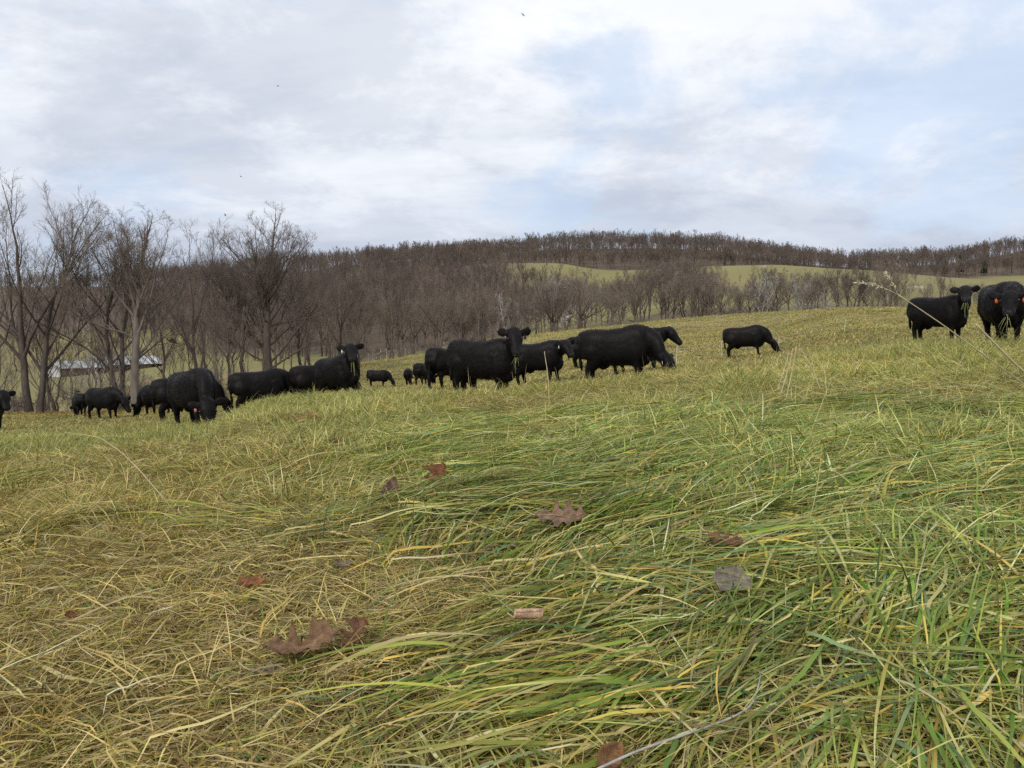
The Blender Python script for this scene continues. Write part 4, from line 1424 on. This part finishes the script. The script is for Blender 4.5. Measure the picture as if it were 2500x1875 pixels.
# ------------------------------------------------------------------ fences and barn
def fence():
    root = bpy.data.objects.new('wire_fence', None)
    C.objects.link(root)
    run = [(872, 104), (900, 107), (930, 111), (945, 114), (965, 118), (990, 123), (1015, 128), (1042, 134), (1066, 139), (1084, 143), (1112, 147), (1140, 150)]
    pts = [spot(a, b) for a, b in run]
    rr = np.random.default_rng(3)
    x0, y0 = pts[4]
    root.location = (x0, y0, float(ground(x0, y0)))
    o0 = np.array(root.location)
    tag(root, 'weathered wire fence with wooden posts along the far edge of the pasture', 'fence')
    tops = []
    for i, (x, y) in enumerate(pts):
        z = float(ground(x, y))
        h = 1.35 if i not in (2, 3, 9) else 1.65
        rad = .055 if i not in (2, 3, 9) else .09
        g = Geo()
        ln = rr.normal(0, .04, 2)
        P = np.array([[[x, y, z - .3], [x + ln[0] * .5, y + ln[1] * .5, z + h * .5], [x + ln[0], y + ln[1], z + h]]]) - o0
        g.tubes(P, np.array([[rad, rad * .95, rad * .9]]), 8, cap=True)
        obj('post', g.mesh('post'), M_POST, root)
        tops.append(np.array([x, y, z]))
    tops = np.array(tops)
    for h in (.35, .7, 1.05, 1.25):
        g = Geo()
        n = 5
        P = []
        for a, b in zip(tops[:-1], tops[1:]):
            for k in range(n):
                t = k / n
                p = a * (1 - t) + b * t
                p[2] += h - .05 * 4 * t * (1 - t)
                P.append(p - o0)
        P.append(tops[-1] + np.array([0, 0, h]) - o0)
        g.tubes(np.array(P)[None], np.full((1, len(P)), .008), 4)
        obj('wire', g.mesh('wire'), M_WIRE, root)
    for (a, b, ha, hb) in ((1, 2, .35, 1.30), (2, 3, 1.35, 1.35), (1, 2, .95, 1.05)):      # brace rails
        g = Geo()
        p, q = tops[a] + np.array([0, -.02, ha]) - o0, tops[b] + np.array([0, -.02, hb]) - o0
        g.tubes(np.array([[p, (p + q) / 2, q]]), np.full((1, 3), .075), 7, cap=True)
        obj('brace_rail', g.mesh('brace_rail'), M_POST, root)


fence()


def electric_fence():
    root = bpy.data.objects.new('electric_fence', None)
    C.objects.link(root)
    run = [(1651, 27), (1760, 33), (1900, 36), (2060, 40), (2225, 45)]
    pts = np.array([[*spot(a, b), 0] for a, b in run])
    pts[:, 2] = ground(pts[:, 0], pts[:, 1])
    root.location = tuple(pts[0])
    tag(root, 'thin white electric fence line strung low across the slope behind the lone cow', 'fence')
    o0 = pts[0].copy()
    for p in pts:
        g = Geo()
        g.tubes((np.array([[p + [0, 0, -.1], p + [0.01, 0, .35], p + [0.02, 0, .72]]]) - o0), np.full((1, 3), .007), 5, cap=True)
        obj('post', g.mesh('post'), M_TAPE, root)
    g = Geo()
    P = []
    for a, b in zip(pts[:-1], pts[1:]):
        for k in range(8):
            t = k / 8
            x, y = a[:2] * (1 - t) + b[:2] * t
            P.append([x, y, a[2] * (1 - t) + b[2] * t + .62 - .12 * t * (1 - t)])
    P.append(pts[-1] + [0, 0, .62])
    g.tubes((np.array(P) - o0)[None], np.full((1, len(P)), .0035), 4)
    obj('wire', g.mesh('wire'), M_TAPE, root)


electric_fence()


def barn():
    a = np.array(spot(146, 192))
    b = np.array(spot(404, 216))
    d = b - a
    Ln = np.linalg.norm(d)
    d /= Ln
    nrm_ = np.array([d[1], -d[0]])          # towards the camera
    if nrm_[1] > 0:
        nrm_ = -nrm_
    root = bpy.data.objects.new('barn', None)
    C.objects.link(root)
    zg = float(min(ground(*a), ground(*b))) - .1
    root.location = (a[0], a[1], zg)
    root.rotation_euler = (0, 0, atan2(d[1], d[0]))
    tag(root, 'long low barn with pale metal roof down in the valley behind the trees', 'barn')
    # local axes: x along the barn, y away from the camera
    LEFT, W = Ln * .38, 9.0
    for (x0, x1, hw, hr_, y0, nm) in ((0, LEFT, 2.5, 4.1, 0.0, 'low'), (LEFT, Ln, 3.1, 5.2, 0.6, 'high')):
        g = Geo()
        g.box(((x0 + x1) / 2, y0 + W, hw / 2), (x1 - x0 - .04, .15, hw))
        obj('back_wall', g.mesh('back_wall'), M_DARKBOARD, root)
        for xe in (x0 + .08, x1 - .08):
            g = Geo()
            yy0, yy1 = y0 + .08, y0 + W - .08
            V = [[xe + s * .06, q, z] for s in (-1, 1) for (q, z) in ((yy0, 0), (yy1, 0), (yy1, hw), ((yy0 + yy1) / 2, hr_ - .1), (yy0, hw))]
            q = [[i, (i + 1) % 5, 5 + (i + 1) % 5, 5 + i] for i in range(5)]
            t = [[0, 1, 2], [0, 2, 3], [0, 3, 4], [5, 7, 6], [5, 8, 7], [5, 9, 8]]
            g.add(V, q, t)
            obj('gable_wall', g.mesh('gable_wall'), M_ROOF if xe < x0 + 1 else M_BOARD, root)
        for s, nm2 in ((0, 'front'), (1, 'back')):
            g = Geo()
            ye, yr = (y0 - .6, y0 + W / 2) if s == 0 else (y0 + W + .6, y0 + W / 2)
            sl = (hr_ - hw) / (W / 2)
            ze = hw - .6 * sl
            nb = max(3, int((x1 - x0) / 2.2))
            xs = np.linspace(x0 - .25, x1 + .25, nb + 1)
            gr = Geo()
            gr.box(((x0 + x1) / 2, yr + (-.12 if s == 0 else .12), hr_ + .075 - .02), (x1 - x0 + .5, .22, .05))
            roof = obj('roof', gr.mesh('roof'), M_ROOF, root)
            for k in range(nb):          # roof sheets, laid edge over edge
                g = Geo()
                up_ = .012 * (k % 2)
                V = []
                for dz in (.06 + up_, up_):
                    V += [[xs[k], ye, ze + dz], [xs[k + 1] + .02, ye, ze + dz], [xs[k + 1] + .02, yr, hr_ + dz], [xs[k], yr, hr_ + dz]]
                g.add(V, [[0, 1, 2, 3], [7, 6, 5, 4], [0, 4, 5, 1], [1, 5, 6, 2], [2, 6, 7, 3], [3, 7, 4, 0]])
                obj('roof_sheet', g.mesh('roof_sheet'), M_ROOF, roof)
        npst = max(3, int((x1 - x0) / 3.4))
        xs = np.linspace(x0 + .2, x1 - .2, npst + 1)
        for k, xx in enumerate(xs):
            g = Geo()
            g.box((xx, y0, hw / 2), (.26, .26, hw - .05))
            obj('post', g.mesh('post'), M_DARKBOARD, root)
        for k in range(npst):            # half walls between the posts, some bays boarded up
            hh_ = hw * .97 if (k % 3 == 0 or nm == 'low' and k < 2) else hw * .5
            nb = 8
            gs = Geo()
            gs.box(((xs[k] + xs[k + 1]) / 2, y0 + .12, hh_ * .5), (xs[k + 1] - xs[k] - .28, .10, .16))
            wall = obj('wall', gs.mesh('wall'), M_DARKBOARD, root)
            for j in range(nb):
                wdt = (xs[k + 1] - xs[k] - .28) / nb
                g = Geo()
                g.box((xs[k] + .14 + (j + .5) * wdt, y0 + .02 * (j % 2), hh_ / 2), (wdt - .03, .05, hh_))
                obj('board', g.mesh('board'), M_BOARD, wall)


barn()


# ------------------------------------------------------------------ dead leaves lying on the grass
def leaf_mesh(r, kind, L, curl, fold, col, thick=.0012):
    """lobed oak leaf, rounded leaf, torn scrap or rolled leaf, along +x"""
    nu, nv = 46, 12
    u = np.linspace(0, 1, nu)
    if kind == 'oak':
        def side_():
            w = .045 + .05 * np.sin(u * pi)
            for uk, ak in ((.22, .17), (.43, .30), (.66, .33), (.84, .20)):
                uk, ak, sk = uk + r.normal(0, .02), ak * r.uniform(.8, 1.2), .062 * r.uniform(.8, 1.2)
                w = w + ak * np.exp(-np.abs((u - uk) / sk) ** 1.7)
            w = w * np.clip((1 - u) * 7, 0, 1) ** .7 * np.clip(u * 12 + .1, 0, 1)
            return w * (1 + r.normal(0, .035, nu))
        w1, w2 = side_(), side_()
    elif kind == 'scrap':
        w1 = .42 * np.clip(.35 + 3 * u, 0, 1) * np.clip((1 - u) * 9, 0, 1) * (1 + r.normal(0, .06, nu))
        w2 = .40 * np.clip(.9 + u, 0, 1) * np.clip((1 - u) * 9, 0, 1) * (1 + r.normal(0, .06, nu))
    elif kind == 'roll':
        w1 = w2 = .62 * np.clip(np.minimum(u * 9 + .7, (1 - u) * 9 + .75), 0, 1) * (1 + r.normal(0, .02, nu))
    else:
        w1 = np.sin(u ** .85 * pi) ** .8 * .30 * (1 + r.normal(0, .03, nu))
        w2 = np.sin(u ** .85 * pi) ** .8 * .28 * (1 + r.normal(0, .03, nu))
    v = np.linspace(-1, 1, nv)
    wv = np.where(v[None] < 0, w2[:, None], w1[:, None]) * v[None]
    X = np.repeat(u[:, None], nv, 1) - .5
    Y = wv
    if kind == 'roll':
        th = Y / .62 * pi * 1.25
        Zr, Yr = .17 * (1 - np.cos(th)) , .17 * np.sin(th) * (1 + .12 * th / pi)
        P = np.stack([X, Yr, Zr], -1)
    else:
        Z = fold * np.abs(Y) + curl * (X ** 2 * 1.3) * np.sign(curl + 1e-9) * np.sign(curl + 1e-9) + curl * .8 * Y ** 2 * 2
        Z = Z + .085 * fbm(X * 4 + r.uniform(0, 9), Y * 6, int(r.integers(99)), 2) + .03 * fbm(X * 12, Y * 14 + r.uniform(0, 9), int(r.integers(99)), 2)
        P = np.stack([X, Y, Z], -1)
    P = P * L
    dn = np.array([0, 0, -thick])
    V = np.concatenate([P.reshape(-1, 3), (P + dn).reshape(-1, 3)])
    i, j = np.meshgrid(np.arange(nu - 1), np.arange(nv - 1), indexing='ij')
    a = (i * nv + j).ravel()
    q = np.stack([a, a + nv, a + nv + 1, a + 1], -1)
    o_ = nu * nv
    q2 = q[:, ::-1] + o_
    e1 = np.array([[k * nv, k * nv + o_, (k + 1) * nv + o_, (k + 1) * nv] for k in range(nu - 1)])
    e2 = np.array([[k * nv + nv - 1, (k + 1) * nv + nv - 1, (k + 1) * nv + nv - 1 + o_, k * nv + nv - 1 + o_] for k in range(nu - 1)])
    rib = np.exp(-(np.abs(wv) / .02) ** 2)[..., None] * .3
    c = np.array(col) * (1 + .25 * fbm(X * 9, wv * 9, int(r.integers(99)), 2))[..., None]
    vein = np.clip(np.cos((X - np.abs(wv) * .75) * 2 * pi * 7.5), 0, 1) ** 14
    c = c * (1 + rib + .35 * vein[..., None])
    c = np.clip(c.reshape(-1, 3), .01, .8)
    me = mesh_from('leaf_blade', V, np.concatenate([q, q2, e1, e2]), None, np.concatenate([c, c * .8]), True)
    return me, P


def ground_hit(px, py, h=.03):
    d = ray(px, py)
    t = 0.5
    o = np.array([0, 0, CAM_Z])
    while t < 200:
        p = o + d * t
        if p[2] < float(ground(p[0], p[1])) + h:
            return p
        t *= 1.004
    return o + d * t


RED, TAN, GREYB, DARK, PINKB = (.235, .105, .055), (.36, .225, .13), (.30, .26, .215), (.085, .045, .03), (.31, .19, .145)
LEAVES = [  # px, py, width in photo pixels, kind, heading, tilt, curl, fold, colour, lift, label
    (735, 1578, 235, 'oak', .30, (.16, -.05), .5, .12, (.29, .165, .10), .045, 'largest dead oak leaf, brown and arched, in the lower left foreground'),
    (868, 1552, 120, 'oak', .9, (.2, -.7), .7, .4, (.20, .105, .065), .04, 'dark curled oak leaf with raised pale stalk right of the largest leaf'),
    (660, 1640, 130, 'oak', .1, (.1, .05), .2, .1, (.33, .255, .19), .02, 'pale flat leaf lying just below the largest oak leaf'),
    (1290, 1510, 86, 'roll', .08, (0, 0), 0, 0, (.78, .50, .36), .075, 'tan leaf rolled into a tube in the lower middle foreground'),
    (1787, 1418, 110, 'scrap', .15, (.55, .0), .15, .05, GREYB, .045, 'grey torn leaf with small holes in the green grass at right'),
    (1768, 1318, 128, 'oak', -.75, (.25, .1), .2, .05, (.27, .135, .085), .05, 'reddish brown oak leaf above the grey torn leaf'),
    (1368, 1266, 165, 'oak', -.1, (.4, .0), .3, .25, PINKB, .045, 'pinkish brown oak leaf lying flat in the middle of the foreground'),
    (1072, 1170, 110, 'oak', .95, (.1, -1.0), .5, .55, RED, .06, 'rusty oak leaf standing on edge behind the middle foreground'),
    (957, 1200, 82, 'plain', 1.2, (.2, -.9), .6, .6, (.20, .13, .105), .04, 'crumpled greyish brown leaf left of the rusty upright leaf'),
    (1050, 1220, 50, 'plain', .3, (.3, .1), .8, .5, (.19, .13, .11), .03, 'small shrivelled leaf at the foot of the rusty upright leaf'),
    (612, 1420, 90, 'oak', .1, (.4, 0), .2, .1, (.33, .13, .065), .025, 'red brown lobed leaf half buried in thatch above the largest leaf'),
    (835, 1382, 62, 'oak', .2, (.2, 0), .5, .2, (.27, .20, .17), .03, 'small greyish leaf between the red brown and pinkish leaves'),
    (2037, 1092, 58, 'plain', .6, (.7, 0), .2, .2, (.33, .165, .105), .05, 'single brown pointed leaf in the grass below the two right cows'),
    (1490, 1850, 130, 'plain', .9, (.6, -.2), .3, .2, (.30, .155, .08), .04, 'brown leaf cut off by the bottom edge beside the grey stem'),
    (286, 1152, 42, 'oak', .0, (.2, 0), .3, .1, (.45, .36, .28), .02, 'pale bleached leaf flat on the short grass, left of the middle'),
    (235, 1161, 48, 'plain', .2, (.3, .2), .6, .4, (.20, .14, .10), .02, 'dark curled leaf just left of the pale bleached one'),
    (104, 1222, 40, 'oak', .3, (.3, 0), .4, .2, (.42, .35, .28), .02, 'small pale leaf at far left on the brown thatch'),
    (45, 1157, 26, 'plain', .9, (.6, 0), .2, .2, RED, .03, 'tiny rusty leaf near the left edge'),
    (821, 1080, 42, 'oak', .2, (.5, 0), .6, .4, (.14, .065, .035), .04, 'dark brown crumpled leaf below the dry hay clump'),
    (176, 1500, 46, 'plain', 1.0, (.5, 0), .4, .3, (.27, .115, .06), .02, 'small rusty leaf in the thatch at lower left'),
    (12, 1330, 60, 'plain', .2, (.3, 0), .6, .4, DARK, .02, 'nearly black rotten leaf at the left edge'),
    (2062, 1208, 60, 'plain', .3, (.4, 0), .2, .2, (.33, .19, .15), .03, 'pale brown leaf half hidden by green blades at right'),
    (1790, 1290, 70, 'plain', .1, (.3, 0), .2, .2, (.22, .11, .07), .01, 'dark brown leaf tip peeking out above the reddish oak leaf'),
]
rl = np.random.default_rng(31)
for (px_, py_, wpx, kind, hd_, (tx, ty), cu, fo, colr, lift, lab) in LEAVES:
    p = ground_hit(px_, py_, lift + .04)
    L_ = wpx / F_PX * p[1] * .86
    p = ground_hit(px_, py_, lift + .014 + .20 * L_ * sin(tx))
    me, P = leaf_mesh(rl, kind, L_, cu * .9, fo * .7, np.array(colr) * np.array([.64, .64, .56]))
    root = bpy.data.objects.new('dead_leaf', None)
    C.objects.link(root)
    root.location = (p[0], p[1], float(ground(p[0], p[1])) + lift + .014 + .20 * L_ * sin(tx))
    root.rotation_euler = (tx, ty, hd_)
    tag(root, lab, 'leaf', 'fallen leaves on the grass')
    obj('leaf_blade', me, M_LEAF, root)
    if wpx > 75 and kind != 'scrap':
        g = Geo()
        n = 6
        t = np.linspace(0, 1, n)
        mid_ = P[2, P.shape[1] // 2]
        Pp = mid_[None] + np.stack([-.28 * L_ * t, .05 * L_ * t ** 2, .16 * L_ * t ** 1.6], -1)
        g.tubes(Pp[None], np.linspace(.0016, .0012, n)[None], 5, cap=True)
        obj('stalk', g.mesh('stalk'), M_STRAW, root)


# ------------------------------------------------------------------ dry clump, stems and seed heads
def hay_clump():
    r = np.random.default_rng(41)
    p = ground_hit(765, 1036)
    n = 700
    a, rad = r.uniform(0, 6.28, n), np.sqrt(r.uniform(0, 1, n))
    x, y = p[0] + .24 * rad * np.cos(a), p[1] + .13 * rad * np.sin(a)
    z = ground(x, y) + .11 * (1 - rad ** 2)
    c = np.array([.34, .20, .085]) * r.uniform(.6, 1.35, n)[:, None]
    v, q, t, cc = blades(r, np.stack([x, y, z], -1), r.normal(3.4, .8, n), r.uniform(-.2, .7, n), r.uniform(-.9, -.2, n), r.uniform(.08, .2, n), r.uniform(.003, .006, n), 4, .8, r.normal(0, .4, n), r.normal(0, .6, n), -.08, c, c)
    o = obj('hay_clump', mesh_from('hay_clump', v, q, t, cc), M_BLADE)
    tag(o, 'clump of orange brown dry hay lying in front of the staring left cow', 'hay')


hay_clump()


def curve3(pts, n=24):
    pts = np.asarray(pts, float)
    t = np.arange(len(pts))
    tt = np.linspace(0, len(pts) - 1, n)
    return np.stack([pchip(t, pts[:, i], tt) for i in range(3)], -1)


def stem(name, label, pts, r0, r1, mt, cat, heads=()):
    P = curve3(pts)
    root = bpy.data.objects.new(name, None)
    C.objects.link(root)
    root.location = tuple(P[0])
    tag(root, label, cat)
    g = Geo()
    R = np.linspace(r0, r1, len(P)) * (1 + .06 * np.sin(np.arange(len(P)) * 1.7))
    g.tubes((P - P[0])[None], R[None], 7, cap=True)
    obj('stalk', g.mesh('stalk', smooth_shade=True), mt, root)
    r = np.random.default_rng(len(label))
    for hp in heads:          # (points of the axis) plump spikelets along it
        A = curve3(hp, 12)
        g = Geo()
        g.tubes((A - P[0])[None], np.full((1, 12), .0006), 4)
        n = 46
        k = r.integers(2, 12, n)
        b = A[k] - P[0]
        d = norm(np.gradient(A, axis=0)[k])
        d = norm(d + r.normal(0, .32, (n, 3)))
        L = r.uniform(.005, .0095, n)
        t = np.linspace(0, 1, 4)
        Pp = b[:, None] + d[:, None] * (L[:, None] * t)[..., None]
        g.tubes(Pp, np.array([.0004, .0012, .0010, .0002])[None].repeat(n, 0), 5)
        obj('seed_head', g.mesh('seed_head'), M_SEED, root)


def on(px, py, D):
    return at(px, py, D)


stem('tall_grass', 'tall arching straw stem with fluffy seed heads crossing in front of the chewing cow',
     [np.array([1.22, 1.55, float(ground(1.22, 1.55)) - .01]), on(2640, 1040, 1.5), on(2500, 938, 1.46), on(2380, 850, 1.43), on(2290, 785, 1.40), on(2192, 719, 1.38)], .0015, .0009, M_STRAW, 'stem',
     heads=([on(2192, 719, 1.38), on(2150, 700, 1.375), on(2125, 693, 1.37), on(2094, 691, 1.37)], [on(2192, 719, 1.38), on(2180, 695, 1.375), on(2172, 680, 1.37), on(2164, 671, 1.37)]))
stem('tall_grass', 'shorter broken straw stem at the right edge under the orange tagged cow',
     [np.array([1.06, 1.30, float(ground(1.06, 1.30)) - .01]), on(2640, 1010, 1.22), on(2500, 908, 1.2), on(2440, 850, 1.19), on(2382, 791, 1.18)], .0019, .0016, M_STRAW, 'stem')
stem('dead_weed', 'grey woody weed stem lying across the grass at the bottom',
     [on(a, b, .53 * F_PX / (b - HOR)) for a, b in ((1400, 1905), (1480, 1868), (1560, 1832), (1700, 1784), (1800, 1745), (1832, 1722), (1850, 1680), (1858, 1640))], .0021, .0011, M_GREYSTEM, 'stem')
p = ground_hit(430, 1255)
stem('tall_grass', 'long thin straw stem bowing left over the short grass', [p, on(390, 1205, p[1]), on(335, 1142, p[1] + .05), on(280, 1092, p[1] + .1), on(232, 1066, p[1] + .15), on(160, 1056, p[1] + .2)], .0022, .0011, M_STRAW, 'stem')
p = ground_hit(1912, 985)
for k, (bx, by, tx_, ty_, lab) in enumerate([
        (1914, 985, 1944, 848, 'tallest straight straw stalk of the bunch below the lone cow, right one'),
        (1900, 975, 1936, 850, 'slanting straw stalk of the bunch below the lone cow, middle one'),
        (1893, 960, 1925, 862, 'short slanting straw stalk of the bunch below the lone cow, left one'),
        (2010, 960, 1950, 842, 'straw stalk leaning left, right of the bunch below the lone cow'),
        (1342, 1000, 1329, 858, 'upright straw stalk in front of the young cow with the white tag')]):
    q = ground_hit(bx, by)
    stem('tall_grass', lab, [q - [0, 0, .03], on((bx + tx_) / 2 + 3, (by + ty_) / 2, q[1]), on(tx_, ty_, q[1] + .02)], .0055, .003, M_STRAW, 'stem')


# ------------------------------------------------------------------ birds high over the pasture
for i, (px_, py_, D_, lab) in enumerate([(678, 210, 70, 'tiny dark bird high in the sky left of the middle'), (588, 431, 60, 'tiny dark bird in the sky above the round crowned tree'), (1277, 36, 70, 'tiny dark bird near the top edge of the sky'), (550, 525, 75, 'tiny dark bird beside the top of the round crowned tree')]):
    root = bpy.data.objects.new('bird', None)
    C.objects.link(root)
    root.location = tuple(at(px_, py_, D_))
    root.rotation_euler = (.5, .2, i * 1.1)
    tag(root, lab, 'bird', 'birds in the sky')
    g = Geo()
    g.add(*ell_tube([[-.11, 0, 0], [-.06, 0, 0], [0, 0, 0], [.06, 0, .005], [.09, 0, .01], [.11, 0, .01]], [.03, .016, .028, .024, .014, .003], [.004, .014, .026, .022, .013, .003], 8))
    obj('body', g.mesh('body', smooth_shade=True), M_BIRD, root)
    for s in (-1, 1):
        g = Geo()
        V = []
        for dz in (.003, -.003):
            V += [[.04, s * .02, dz], [.05, s * .12, .03 + dz], [.0, s * .24, .02 + dz], [-.03, s * .12, .025 + dz], [-.04, s * .02, dz]]
        g.add(V, [[0, 1, 3, 4], [9, 8, 6, 5], [0, 5, 6, 1], [3, 8, 9, 4]], [[1, 2, 3], [8, 7, 6], [1, 6, 7], [1, 7, 2], [2, 7, 8], [2, 8, 3]])
        obj('wing', g.mesh('wing'), M_BIRD, root)
